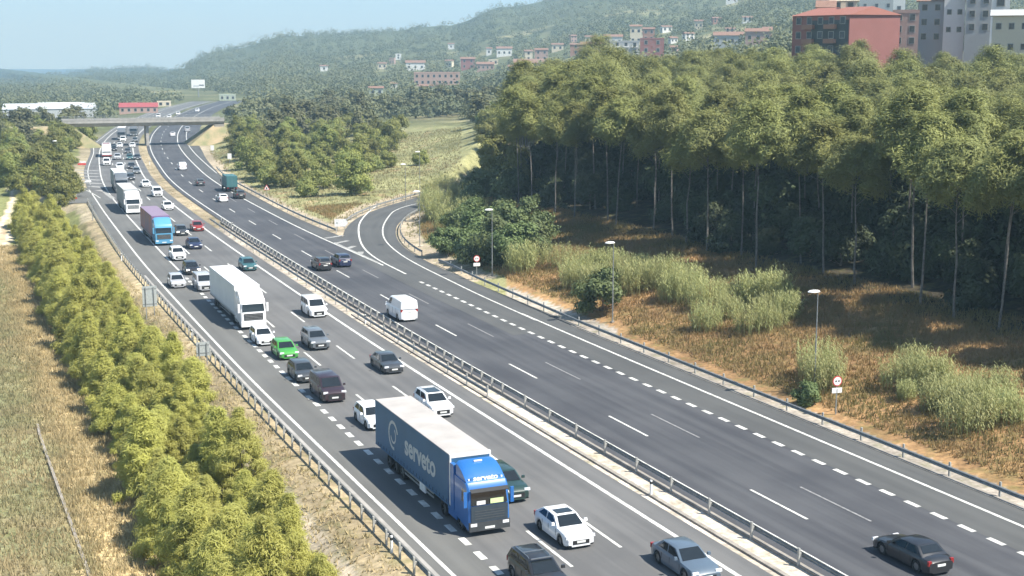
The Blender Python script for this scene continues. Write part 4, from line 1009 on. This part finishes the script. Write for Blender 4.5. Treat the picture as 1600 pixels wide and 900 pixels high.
# reeds
def reed_mesh(seed, n=125, R=1.9, H=4.6):
    rng = np.random.default_rng(seed); V = []; Fq = []; S = MB()
    for i in range(n):
        a = rng.uniform(0, 6.28); r = R * sqrt(rng.uniform(0, 1)); x, y = r * cos(a), r * sin(a); h = H * rng.uniform(.6, 1.1) * (1 - .25 * r / R)
        lx, ly = rng.normal(0, .28, 2) + np.array([x, y]) * .14
        P = [np.array([x + lx * t * t, y + ly * t * t, h * t]) for t in (0, .35, .7, 1)]
        ang = rng.uniform(0, pi); w2 = .022
        b = len(V)
        for k, p in enumerate(P): o = np.array([cos(ang), sin(ang), 0]) * w2 * (1 - k * .2); V += [p - o, p + o]
        for k in range(3): Fq.append((b + 2 * k, b + 2 * k + 1, b + 2 * k + 3, b + 2 * k + 2))
        for j in range(9):
            t = .22 + .78 * j / 9; p = np.array([x + lx * t * t, y + ly * t * t, h * t]); a2 = rng.uniform(0, 6.28); L_ = rng.uniform(.35, .8); d = np.array([cos(a2), sin(a2), 0]); sd = np.array([-d[1], d[0], 0]) * .035
            b = len(V); q1 = p + d * L_ * .55 + np.array([0, 0, .3 * L_ + .08]); q2 = p + d * L_ + np.array([0, 0, rng.uniform(-.25, .2) * L_])
            V += [p - sd * .6, p + sd * .6, q1 + sd, q1 - sd, q2]; Fq.append((b, b + 1, b + 2, b + 3)); Fq.append((b + 3, b + 2, b + 4, b + 4))
    V = np.array(V); Fq = [f for f in Fq]
    me = bpy.data.meshes.new('reed_clump'); me.from_pydata([tuple(v) for v in V], [], [f if f[2] != f[3] else f[:3] for f in Fq]); me.materials.append(REED); me.update(); return me
REEDS = [reed_mesh(i, R=1.7 + .3 * i) for i in range(4)]
RP = [(688, 322), (700, 340), (675, 335), (720, 325), (705, 312), (822, 425), (838, 418),
      (905, 440), (925, 428), (945, 425), (968, 432), (985, 438), (1000, 430), (1020, 440), (1035, 448), (1055, 452), (915, 460), (985, 455),
      (1085, 470), (1110, 478), (1135, 470), (1155, 480), (1180, 478), (1200, 490), (1222, 482), (1110, 515), (1190, 520), (1210, 510), (1150, 500),
      (1285, 606), (1292, 590), (1400, 600), (1425, 595), (1450, 615), (1478, 610), (1500, 622), (1425, 630), (1462, 640), (1492, 650), (1520, 640), (1545, 650), (1560, 665), (1520, 672), (1488, 640), (1550, 630)]
for i, (u, v) in enumerate(RP):
    x, y, z = hit(u, v); s = random.uniform(.5, .98) if i < 29 else random.uniform(.45, .85); x += random.uniform(-.8, .8); y += random.uniform(-1, 1)
    if i in (29, 30): s = .8; lb = 'isolated clump of tall green reeds at the foot of the nearest street lamp'; gp_ = 'reeds at the foot of the nearest lamp'
    elif i > 30: lb = 'tall green reed clump in the bed at the far right of the bank'; gp_ = 'reeds at the right end of the bank'
    elif i < 5: lb = 'tall pale reed clump crowding the outside of the ramp bend'; gp_ = 'reeds beside the ramp bend'
    elif i < 7: lb = 'pale dry reed clump at the right foot of the dark shrubs'; gp_ = 'reeds beside the dark shrubs'
    else: lb = 'pale green reed clump in the long bed below the forest'; gp_ = 'reeds of the long bed below the forest'
    o = link('reed_clump', REEDS[i % 4], None, (x, y, z - .05), random.uniform(0, 6.28), s); tag(o, lb, 'reeds', gp_)

for i, (u, v) in enumerate([(672, 310), (684, 345), (694, 300), (712, 345), (728, 345), (715, 305), (735, 322), (690, 330), (668, 325), (745, 342), (700, 360), (880, 418), (895, 452), (930, 450), (1050, 470), (1075, 455), (1230, 500)]):
    x, y, z = hit(u, v); o = link('reed_clump', REEDS[i % 4], None, (x, y, z - .05), i * 1.3, .95 if i < 11 else .75)
    if i < 11: tag(o, 'tall pale reed clump crowding the outside of the ramp bend', 'reeds', 'reeds beside the ramp bend')
    else: tag(o, 'pale green reed clump in the long bed below the forest', 'reeds', 'reeds of the long bed below the forest')
for i, (u, v, s_) in enumerate([(128, 226, .9), (140, 224, .8), (118, 232, .9), (104, 236, 1.0), (133, 216, .8), (92, 228, 1.0), (112, 220, .9)]):
    x, y, z = hit(u, v); plant('round_tree', BUSHT[i % 4], x, y, 'bush in the group against the left end of the bridge', 'tree', 'bushes at the left end of the bridge', sc=s_)
for (u, v, lb) in ((112, 312, 'red and white barrier beside the nose of the joining road'), (128, 258, 'small red and white barrier on the verge left of the hatched area')):
    x, y, z = hit(u, v); r = empty('road_barrier', (x, y, z), -.3); tag(r, lb, 'barrier')
    MB().box(-1.0, 1.0, -.2, .2, 0, .5, .0, .08).build('lower_block', REDP, r); MB().box(-1.0, 1.0, -.12, .12, .5, .95).build('upper_block', WHITE, r)
# grass tufts (stuff)
def tufts(name, n, xr, yr, ok, mat, h=(.25, .6), w2=.05, seed=1):
    rng = np.random.default_rng(seed); x = rng.uniform(*xr, n); y = rng.uniform(*yr, n); k = ok(x, y); x = x[k]; y = y[k]; z = height(x, y); n = len(x); V = []; 
    P = np.column_stack([x, y, z]); out_v = []
    for b in range(3):
        a = rng.uniform(0, 6.28, n); hh = rng.uniform(*h, n); d = np.column_stack([np.cos(a), np.sin(a), np.zeros(n)]) * w2; le = rng.normal(0, .16, (n, 3)); le[:, 2] = hh
        off = rng.normal(0, .12, (n, 3)); off[:, 2] = -.03; B = P + off
        out_v.append(np.stack([B - d, B + d, B + le], 1).reshape(-1, 3))
    V = np.concatenate(out_v); me = npmesh(name, V, np.arange(len(V)).reshape(-1, 3), mat)
    o = bpy.data.objects.new(name, me); COL.objects.link(o); return o
GR_T = material('dry_grass_tan', (.50, .41, .23), .85, var=(.36, .29, .15), nscale=.3, transl=.3)
GR_G = material('grass_green_grey', (.27, .26, .13), .85, var=(.38, .31, .17), nscale=.09, transl=.3)
GR_B = material('dry_grass_brown', (.33, .22, .10), .85, var=(.20, .17, .06), nscale=.15, transl=.3)
tag(tufts('dry_grass', 26000, (5, 15), (50, 235), lambda x, y: (x + noise2(x, y, 9, 4) * 1.8 - (y - 80) * .012 > 7.6) & (x < 14.8), GR_T), 'dry tan grass between the field and the pine row', 'grass', kind='stuff')
tag(tufts('field_grass', 60000, (-8, 15), (60, 300), lambda x, y: (x + noise2(x, y, 9, 4) * 1.8 - (y - 80) * .012 < 8.6) & (poly_dist(x, y, TRACK) > 1.8), GR_G, seed=2), 'rough greenish grass covering the field on the left', 'grass', kind='stuff')
tag(tufts('bank_grass', 60000, (61.5, 88), (45, 235), lambda x, y: (road_d(x, y) > 3.2), GR_B, h=(.2, .6), seed=3), 'dry brown grass on the bank right of the road', 'grass', kind='stuff')
tag(tufts('verge_grass', 9000, (15, 22), (48, 260), lambda x, y: (XLf(y) - x > 1.0), GR_T, h=(.15, .4), seed=4), 'dry grass on the verge below the left guardrail', 'grass', kind='stuff')
tag(tufts('median_grass', 9000, (38, 66), (90, 420), lambda x, y: (x > Ef(y) + 1.9) & (x < Hf(y) - 1.6) & ((y > 225) | (noise2(x, y, 5, 3) > .1)), GR_B, h=(.08, .25), seed=5), 'low dry grass on the median', 'grass', kind='stuff')
tag(tufts('slope_grass', 26000, (60, 160), (190, 400), lambda x, y: (x > XRf(y) + 2) & (poly_dist(x, y, RAMP) > 5.5) & (colD(x, y)[0] < 720), material('slope_grass_yellow', (.26, .26, .12), .85, var=(.29, .24, .13), nscale=.05, transl=.3), h=(.25, .6), w2=.07, seed=6), 'yellowish grass on the slope inside the ramp', 'grass', kind='stuff')

# distant woodland on the hills (reads as one mass) and single far trees
def hill_wood():
    rng = np.random.default_rng(77); n = 21000
    u = rng.uniform(-260, 1750, n); D = 430 * (2600 / 430.0) ** rng.uniform(0, 1, n) ; D = np.where(u < 300, D * rng.uniform(1, 1.5, n), D)
    X = (u - 800) / 2130 * D; x = cY * X + sY * D; y = -sY * X + cY * D
    dens = noise2(x, y, 90, 31) * .6 + noise2(x, y, 35, 32) * .5
    k = (dens > np.where(D < 1000, .02, -.3)) & (road_d(x, y) > 10) & ~((u > 560) & (u < 745) & (D < 520))
    for (bx, by, br) in CLEAR: k &= (np.hypot(x - bx, y - by) > br)
    for (u0, u1, Db) in CLEARC: k &= ~((u > u0 - 3) & (u < u1 + 3) & (D < Db + 4) & (D > Db * np.where(u1 < 150, .72, .88) - 10))
    x, y, D = x[k], y[k], D[k]; z = height(x, y); n = len(x); print('hill trees', n)
    s = rng.choice([1.6, 2.6, 3.4, 4.4, 6.0], n, p=[.25, .3, .25, .14, .06]) * rng.uniform(.8, 1.2, n) * (1 + D / 2600.); Vs = []
    nl = 60
    for i in range(nl):
        d = rng.normal(0, 1, (n, 3)); d /= np.linalg.norm(d, axis=1)[:, None]; d[:, 2] = np.abs(d[:, 2]) * 1.1 - .15
        P = np.column_stack([x, y, z + s * .35]) + d * s[:, None] * rng.uniform(.6, 1.02, (n, 1)) * np.array([1, 1, 1.15])
        V, _ = leaf_quads(P, d + np.array([0, 0, .2]), np.minimum(.2 * s, .6)[:, None], .75, rng, jitter=.5); Vs.append(V)
    V = np.concatenate(Vs); me = npmesh('distant_woodland', V, np.arange(len(V)).reshape(-1, 4), LF_H)
    o = bpy.data.objects.new('distant_woodland', me); COL.objects.link(o); tag(o, 'far woodland covering the hills behind the motorway', 'woodland', kind='stuff')

# ------------------------------------------------------------------ buildings
CLEAR = []; CLEARC = []
B_red = material('render_red', (.30, .125, .11), .9, var=(.27, .11, .095), nscale=.3); B_cream = material('render_cream', (.66, .58, .44), .9); B_white = material('render_white', (.74, .73, .70), .9)
B_pink = material('render_pink', (.42, .28, .235), .9); B_grey = material('render_grey', (.40, .41, .41), .9); B_tile = material('roof_tile', (.24, .14, .10), .9, var=(.18, .10, .07), nscale=1.5); B_brick = material('render_brick', (.38, .20, .14), .9)
B_red2 = material('metal_red', (.36, .07, .065), .6); B_sage = material('render_sage', (.42, .47, .38), .9); WIN = material('window_glass_dark', (.03, .036, .045), .1)
def building(x, y, rz, wd, dp, h, wall, roofm, label, roof='gable', floors=2, bays=3, z=None, base=2.5, cat='house', winm=WIN, balcony=False, sides=('f', 'l')):
    z = H1(x, y) if z is None else z; r = empty('house' if cat == 'house' else 'building', (x, y, z), rz); tag(r, label, cat)
    CLEAR.append((x, y, max(wd, dp) * .6 + 2))
    MB().box(-wd / 2, wd / 2, -dp / 2, dp / 2, -base, h).build('wall', wall, r)
    if roof == 'gable':
        e = .5; MB().add([(-wd / 2 - e, -dp / 2 - e, h), (wd / 2 + e, -dp / 2 - e, h), (wd / 2 + e, dp / 2 + e, h), (-wd / 2 - e, dp / 2 + e, h), (-wd / 2 - e, 0, h + dp * .22), (wd / 2 + e, 0, h + dp * .22)],
                         [(0, 1, 5, 4), (2, 3, 4, 5), (0, 4, 3), (1, 2, 5), (3, 2, 1, 0)]).build('roof', roofm, r)
    elif roof == 'flat':
        m = MB()
        for a in ((-wd / 2 - .1, wd / 2 + .1, -dp / 2 - .1, -dp / 2 + .2), (-wd / 2 - .1, wd / 2 + .1, dp / 2 - .2, dp / 2 + .1), (-wd / 2 - .1, -wd / 2 + .2, -dp / 2 + .2, dp / 2 - .2), (wd / 2 - .2, wd / 2 + .1, -dp / 2 + .2, dp / 2 - .2)): m.box(*a, h - .05, h + .7)
        m.build('parapet', wall, r); MB().box(-wd / 2 + .2, wd / 2 - .2, -dp / 2 + .2, dp / 2 - .2, h, h + .08).build('roof', roofm, r)
    elif roof == 'shed':
        MB().add([(-wd / 2 - .3, -dp / 2 - .3, h), (wd / 2 + .3, -dp / 2 - .3, h), (wd / 2 + .3, dp / 2, h + 1.8), (-wd / 2 - .3, dp / 2, h + 1.8), (-wd / 2 - .3, dp / 2, h), (wd / 2 + .3, dp / 2, h)], [(0, 1, 2, 3), (0, 4, 5, 1), (0, 3, 4), (1, 5, 2), (3, 2, 5, 4)]).build('roof', roofm, r)
    fh = h / floors
    fm = MB().box(-.62, .62, -.03, .03, 0, 1.45).mesh('window_frame', material('window_frame_drab', (.40, .38, .34), .7)); pm = MB().box(-.5, .5, -.02, .02, .12, 1.33).mesh('window_pane', winm)
    def win(px, py, pz, rot, sc):
        a = link('window', fm, r, (px, py, pz), rot, sc); link('pane', pm, a, (0, -.025, 0))
    if not bays: return r
    sc = min(1.5, wd / bays * .38)
    for f in range(floors):
        for b in range(bays):
            px = -wd / 2 + wd * (b + .5) / bays; win(px, -dp / 2 - .03, f * fh + fh * .32, 0, sc)
            if balcony: MB().box(px - sc * 1.1, px + sc * 1.1, -dp / 2 - 1.1, -dp / 2 - .002, f * fh + fh * .18, f * fh + fh * .24 + .5).build('balcony', B_white, r)
        nb = max(1, int(dp / 5))
        for b in range(nb):
            py = -dp / 2 + dp * (b + .5) / nb
            if 'l' in sides: win(-wd / 2 - .03, py, f * fh + fh * .32, -pi / 2, sc)
            if 'r' in sides: win(wd / 2 + .03, py, f * fh + fh * .32, pi / 2, sc)
    return r
def at(u, D):   # place at a picture column and depth
    X = (u - 800) / 2130 * D; return cY * X + sY * D, -sY * X + cY * D
FC = -YAW       # facing the camera
def ztop(v, D): return CAMH - (v - 91) * D / 2130.0
def bld(u0, u1, vt, vb, D, wall, roofm, label, dp=None, rot=0, **kw):
    uc = (u0 + u1) / 2
    if D > 340:
        hx, hy, hz_ = hit(uc, vb); D = float(colD(hx, hy)[1])
    x, y = at(uc, D); wd = (u1 - u0) * D / 2130; zt = ztop(vt, D); zb_ = ztop(vb, D); g = H1(x, y); zb_ = min(zb_, zt - 2.5)
    CLEARC.append((u0, u1, D)); base = max(2.0, zb_ - g + 2.0)
    az = -atan2(x, y)
    return building(x, y, az + rot, wd, dp or max(5, wd * .6), zt - zb_, wall, roofm, label, z=zb_, base=base, **kw)
# the red block at upper right: shaded facade and sunlit gable end
x, y = at(1296, 285); 
def red_block():
    D = 285; zt = ztop(22, D); zb_ = ztop(92, D); x, y = at(1330, D)
    r = empty('apartment_block', (x, y, zb_), -atan2(x, y) + radians(52)); tag(r, 'large red apartment block with bare sunlit end wall above the pines', 'building'); CLEAR.append((x, y, 22)); h = zt - zb_
    MB().box(-9.5, 9.5, -6.5, 6.5, -6, h).build('wall', B_red, r)
    MB().add([(-10, -7, h), (10, -7, h), (10, 7, h), (-10, 7, h), (-10, 0, h + 1.6), (10, 0, h + 1.6)], [(0, 1, 5, 4), (2, 3, 4, 5), (0, 4, 3), (1, 2, 5), (3, 2, 1, 0)]).build('roof', B_tile, r)
    return r, h
def red_block2():
    D = 285; x, y = at(1322, D); az = -atan2(x, y); zb_ = ztop(92, D); zt = ztop(26, D); h = zt - zb_; CLEAR.append((x, y, 24))
    r = empty('apartment_block', (x, y, zb_), az); tag(r, 'large red apartment block with a bare sunlit end wall above the pines', 'building')
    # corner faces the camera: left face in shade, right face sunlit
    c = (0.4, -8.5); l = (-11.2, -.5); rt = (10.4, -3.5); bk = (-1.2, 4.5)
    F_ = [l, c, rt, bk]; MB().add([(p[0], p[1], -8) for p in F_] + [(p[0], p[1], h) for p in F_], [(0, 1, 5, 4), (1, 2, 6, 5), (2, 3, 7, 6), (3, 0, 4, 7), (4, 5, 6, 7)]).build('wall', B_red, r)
    mid = ((c[0] + rt[0]) / 2 - .5, (c[1] + rt[1]) / 2, h + 1.7); mid2 = ((l[0] + bk[0]) / 2, (l[1] + bk[1]) / 2, h + 1.7)
    MB().add([(l[0] - .4, l[1] - .3, h - .02), (c[0], c[1] - .4, h - .02), (rt[0] + .4, rt[1] - .1, h - .02), (bk[0], bk[1] + .4, h - .02), mid, mid2], [(0, 1, 4, 5), (2, 3, 5, 4), (1, 2, 4), (0, 5, 3), (3, 2, 1, 0)]).build('roof', material('roof_dull_red', (.30, .12, .09), .9), r)
    v = Vector((c[0] - l[0], c[1] - l[1])); ln = v.length; v.normalize(); n = Vector((v.y, -v.x)); ang = atan2(v.y, v.x)
    fm = MB().box(-.65, .65, -.05, .05, 0, 1.5).mesh('window_frame', material('window_frame_drab', (.40, .38, .34), .7)); pm = MB().box(-.52, .52, -.02, .02, .12, 1.38).mesh('window_pane', WIN)
    for f in range(3):
        for k in range(5):
            t = (k + .6) / 5.2 * ln; a = link('window', fm, r, (l[0] + v.x * t + n.x * .06, l[1] + v.y * t + n.y * .06, 1.2 + f * 2.9), ang); link('pane', pm, a, (0, -.045, 0))
        for k in (1, 3): 
            t = (k + .6) / 5.2 * ln; o = MB().box(-1.3, 1.3, -1.0, 0, 0, .9).build('balcony', B_brick, r); o.location = (l[0] + v.x * t + n.x * .01, l[1] + v.y * t + n.y * .01, .25 + f * 2.9); o.rotation_euler = (0, 0, ang)
    MB().box(-1.5, -.5, -2.5, -1.5, h + .6, h + 2.6).build('chimney', B_cream, r)
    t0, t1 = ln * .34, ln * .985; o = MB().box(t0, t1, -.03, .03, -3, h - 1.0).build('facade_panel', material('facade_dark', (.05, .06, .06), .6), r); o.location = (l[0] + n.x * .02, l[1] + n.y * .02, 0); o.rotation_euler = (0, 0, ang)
red_block2()
bld(1240, 1262, 34, 95, 300, B_red, B_tile, 'narrow red house wing at the left of the big red block', dp=6, floors=3, bays=1)
bld(1296, 1335, 4, 60, 330, B_cream, B_cream, 'cream gabled house rising behind the red block', dp=9, floors=3, bays=2)
bld(1275, 1300, 14, 70, 320, B_pink, B_tile, 'small pale house with tiled roof behind the left half of the red block', dp=8, floors=2, bays=2)
bld(1393, 1432, 22, 75, 310, B_pink, B_tile, 'pinkish house immediately right of the red block', floors=3, bays=2, roof='flat')
bld(1340, 1392, -12, 50, 360, B_grey, B_grey, 'grey block on the hillside behind the red block roof', floors=4, bays=3, roof='flat')
bld(1392, 1410, -30, 60, 345, B_white, B_white, 'tall pale slab behind the pinkish house', floors=5, bays=1, roof='flat')
bld(1432, 1470, 4, 70, 320, B_grey, B_tile, 'shaded grey house between the pinkish house and the white gable', floors=3, bays=2)
bld(1472, 1503, -20, 60, 315, B_white, B_white, 'bright white house with tall gable at the top right', floors=3, bays=2, roof='flat')
bld(1506, 1545, -25, 55, 310, B_grey, B_grey, 'grey building at the top right between white house and cream house', floors=4, bays=2, roof='flat')
bld(1550, 1625, 26, 120, 270, B_cream, B_grey, 'cream building with grey roof at the right edge of the picture', floors=3, bays=4)
bld(1545, 1572, -22, 60, 300, B_white, B_white, 'white stair tower behind the cream building', floors=4, bays=1, roof='flat')
# mid village above the forest
bld(1000, 1037, 62, 97, 560, B_red, B_red, 'red apartment tower at the right end of the village terrace', floors=3, bays=2, roof='flat', dp=10)
bld(944, 998, 66, 97, 570, B_grey, B_grey, 'grey terrace of flats with white balconies next to the red tower', floors=3, bays=4, roof='flat', dp=10, balcony=True)
bld(908, 942, 70, 92, 590, B_pink, B_tile, 'pink brown house left of the grey terrace of flats', floors=2, bays=3)
bld(944, 972, 58, 72, 640, B_white, B_tile, 'white house on the slope above the grey terrace', floors=1, bays=3)
bld(984, 1002, 42, 70, 680, B_cream, B_tile, 'cream house with red roof uphill of the red tower', floors=2, bays=2)
bld(1004, 1022, 46, 66, 700, B_brick, B_tile, 'brick coloured house uphill, right of the cream house', floors=2, bays=2)
bld(1012, 1046, 93, 104, 470, B_cream, B_cream, 'low yellow cream wall house just above the forest tops', floors=1, bays=3, roof='flat')
bld(1115, 1160, 56, 72, 520, B_grey, B_tile, 'long low house with red tiled roof among trees right of the village', floors=1, bays=4)
bld(1164, 1204, 50, 68, 540, B_pink, B_tile, 'pink house with broad tiled roof right of the long low house', floors=1, bays=3)
bld(1084, 1097, 34, 46, 700, B_cream, B_tile, 'tiny cream house alone on the wooded slope', floors=1, bays=2)
bld(1132, 1150, -2, 6, 900, B_white, B_white, 'tiny white house near the top of the wooded hill', floors=1, bays=2, roof='flat')
vill = [(647, 718, 114, 133, 760, B_pink, 'terraced row of pink and white flats in the middle of the village', 'flat', 2, 8), (634, 664, 98, 110, 900, B_white, 'white house with porch above the terraced row', 'gable', 1, 3), (590, 604, 99, 108, 950, B_cream, 'cream house at the left end of the village', 'gable', 1, 2),
        (618, 627, 85, 93, 1050, B_white, 'small white tower house on the slope above the left of the village', 'flat', 2, 1), (700, 710, 69, 77, 1150, B_white, 'small white house high in the woods above the village', 'gable', 1, 1), (720, 742, 92, 108, 880, B_red, 'reddish house between the terraced row and the white villa', 'gable', 2, 2),
        (745, 772, 100, 110, 820, B_pink, 'low pink houses right of the reddish house', 'gable', 1, 4), (776, 800, 76, 88, 860, B_white, 'long white villa with bright roof on the village edge', 'gable', 1, 3), (760, 768, 76, 86, 1000, B_white, 'tiny white house left of the long white villa', 'gable', 1, 1),
        (820, 832, 80, 96, 760, B_cream, 'cream house left of the pines tops with white gable', 'gable', 2, 1), (836, 856, 78, 96, 740, B_pink, 'pink terraced house right of the cream house', 'gable', 2, 2), (803, 850, 98, 106, 640, B_brick, 'low brick terrace just above the forest tops', 'gable', 1, 5),
        (576, 598, 137, 150, 700, B_sage, 'sage green house among trees below the village', 'gable', 1, 2), (610, 620, 130, 138, 780, B_white, 'small white house below the terraced row', 'gable', 1, 1), (500, 512, 103, 111, 1100, B_white, 'lone white house in the woods left of the village', 'gable', 1, 1),
        (656, 676, 134, 141, 700, B_white, 'white cottage below the terraced row', 'gable', 1, 2), (891, 908, 70, 86, 600, B_brick, 'brown house left of the pink brown house', 'gable', 2, 1), (862, 880, 70, 80, 640, B_cream, 'low cream house half hidden behind the pine tops', 'gable', 1, 2), (914, 930, 58, 68, 700, B_cream, 'cream house uphill of the pink brown house', 'gable', 1, 2)]
for u0, u1, vt, vb, D, wl, lb, rf, fl, by in vill: bld(u0, u1, vt, vb, D, wl, B_tile if rf == 'gable' else wl, lb, roof=rf, floors=fl, bays=by)
bld(5, 142, 168, 183, 720, material('shed_wall', (.42, .44, .45), .8), material('shed_roof', (.50, .52, .53), .7), 'long pale industrial shed at the left horizon', cat='building', roof='shed', floors=1, bays=0, dp=30)
bld(54, 128, 162, 170, 840, WHITE, WHITE, 'white roofed warehouse behind the long pale shed', cat='building', roof='flat', floors=1, bays=0, dp=20)
bld(184, 242, 166, 176, 700, B_pink, B_red2, 'low building with a long red roof beyond the bridge', cat='building', roof='shed', floors=1, bays=6, dp=14)
bld(243, 264, 159, 166, 800, B_cream, B_cream, 'small cream building right of the red roofed building', cat='building', roof='flat', floors=1, bays=2)
bld(341, 366, 148, 157, 760, B_sage, B_sage, 'pale flat roofed building right of the billboard', cat='building', roof='flat', floors=1, bays=3)
rv = random.Random(12)
for k in range(34):
    u = rv.uniform(600, 1060) if k > 5 else rv.uniform(1060, 1230); v = 128 - (u - 600) * .13 + rv.uniform(-26, 12) if k > 5 else rv.uniform(30, 66)
    wpx = rv.uniform(8, 17); hpx = rv.uniform(7, 11)
    if any(abs(u - (a_ + b_) / 2) < (b_ - a_) / 2 + wpx * .6 and abs(float(D_) - float(colD(*hit(u, v)[:2])[1])) < 35 for a_, b_, D_ in CLEARC): continue
    o = bld(u - wpx / 2, u + wpx / 2, v - hpx, v, 700, rv.choice([B_cream, B_white, B_pink, B_cream, B_brick]), B_tile, 'small tiled roof house among the trees of the hillside village', roof=rv.choice(['gable', 'gable', 'gable', 'flat']), floors=rv.choice([1, 2]), bays=2, rot=rv.uniform(-.5, .5))
    o['group'] = 'small houses scattered through the hillside village'
def billboard():
    hx, hy, _h = hit(308, 152); D = float(colD(hx, hy)[1]); x, y = at(308, D); z = H1(x, y); r = empty('billboard', (x, y, z), -atan2(x, y)); tag(r, 'white billboard on a single tall pole above the trees beyond the bridge', 'billboard'); CLEAR.append((x, y, 9))
    t = ztop(124, D) - z; b = ztop(137, D) - z; MB().box(-4.6, 4.6, -.2, .2, b, t).build('panel', WHITE, r); MB().box(.5, 3.9, -.23, -.205, b + 1.4, b + 2.4).build('poster_band', material('poster_grey', (.18, .20, .22), .6), r)
    MB().box(-3.4, .4, -.23, -.205, b + .9, b + 1.9).build('poster_band', material('poster_light', (.5, .52, .56), .6), r)
    MB().cyl((0, .35, -1), .4, b + 2.5, 10).build('pole', GALV, r, 40)
billboard()
# far overpass road parapet right of the bridge
a = at(408, 575); b = at(562, 560)
for (u0, u1, v0, v1, lb) in ((410, 491, 184.5, 187.5, 'long white parapet wall glimpsed through trees right of the bridge'), (528, 560, 186.5, 188.5, 'short white parapet wall between trees at the right end of the side road')):
    D = 470; p = at(u0, D); q = at(u1, D); z0 = ztop(v0, D); z1 = ztop(v1, D); L_ = hypot(q[0] - p[0], q[1] - p[1]); ang = atan2(q[1] - p[1], q[0] - p[0]); r = empty('parapet_wall', (p[0], p[1], 0), ang); tag(r, lb, 'wall')
    MB().add([(0, -.2, z0 - 1.0), (L_, -.2, z1 - 1.0), (L_, -.2, z1 - .1), (0, -.2, z0 - .1), (0, .2, z0 - 1.0), (L_, .2, z1 - 1.0), (L_, .2, z1 - .1), (0, .2, z0 - .1)], [(0, 1, 2, 3), (7, 6, 5, 4), (3, 2, 6, 7), (0, 3, 7, 4), (1, 5, 6, 2)]).build('parapet', CONC_L, r)
    MB().add([(0, -.25, -6), (L_, -.25, -6), (L_, -.25, z1 - 1.0), (0, -.25, z0 - 1.0), (0, 6, -6), (L_, 6, -6), (L_, 6, z1 - 1.), (0, 6, z0 - 1.)], [(0, 1, 2, 3), (3, 2, 6, 7), (7, 6, 5, 4), (0, 3, 7, 4), (1, 5, 6, 2)]).build('retaining_wall', CONC, r)
hill_wood()
# single trees in the middle distance
rng_f = random.Random(3)
def okd(x, y):
    c, D = colD(x, y); return road_d(np.array([x]), np.array([y]))[0] > 7 and -40 < c < 800 and 400 < D < 620 and not (120 < c < 420 and D < 560) and all(hypot(x - a, y - b) > r * .7 for a, b, r in CLEAR) and not (c < 270 and D > 520) and not (570 < c < 745 and D < 540)
for i, (x, y) in enumerate(scatter(150, (-120, 330), (280, 640), okd, 6.5, 24)):
    plant('round_tree', FART[i % 3], x, y, 'rounded tree on the flat ground beyond the bridge and ramp', 'tree', 'scattered trees beyond the bridge and ramp', sc=rng_f.uniform(.8, 1.3))

# ------------------------------------------------------------------ haze
hz = MB(); hz.box(-6500, 6500, -300, 6500, -140, 330); ho = hz.build('haze', [], None)
hm = bpy.data.materials.new('haze_air'); hm.use_nodes = True; t = hm.node_tree; t.nodes.clear(); o_ = t.nodes.new('ShaderNodeOutputMaterial'); pv = t.nodes.new('ShaderNodeVolumePrincipled')
pv.inputs['Density'].default_value = 0.00027; pv.inputs['Color'].default_value = (.52, .80, 1.0, 1); pv.inputs['Anisotropy'].default_value = .1
t.links.new(pv.outputs[0], o_.inputs['Volume']); ho.data.materials.append(hm); tag(ho, kind='stuff')
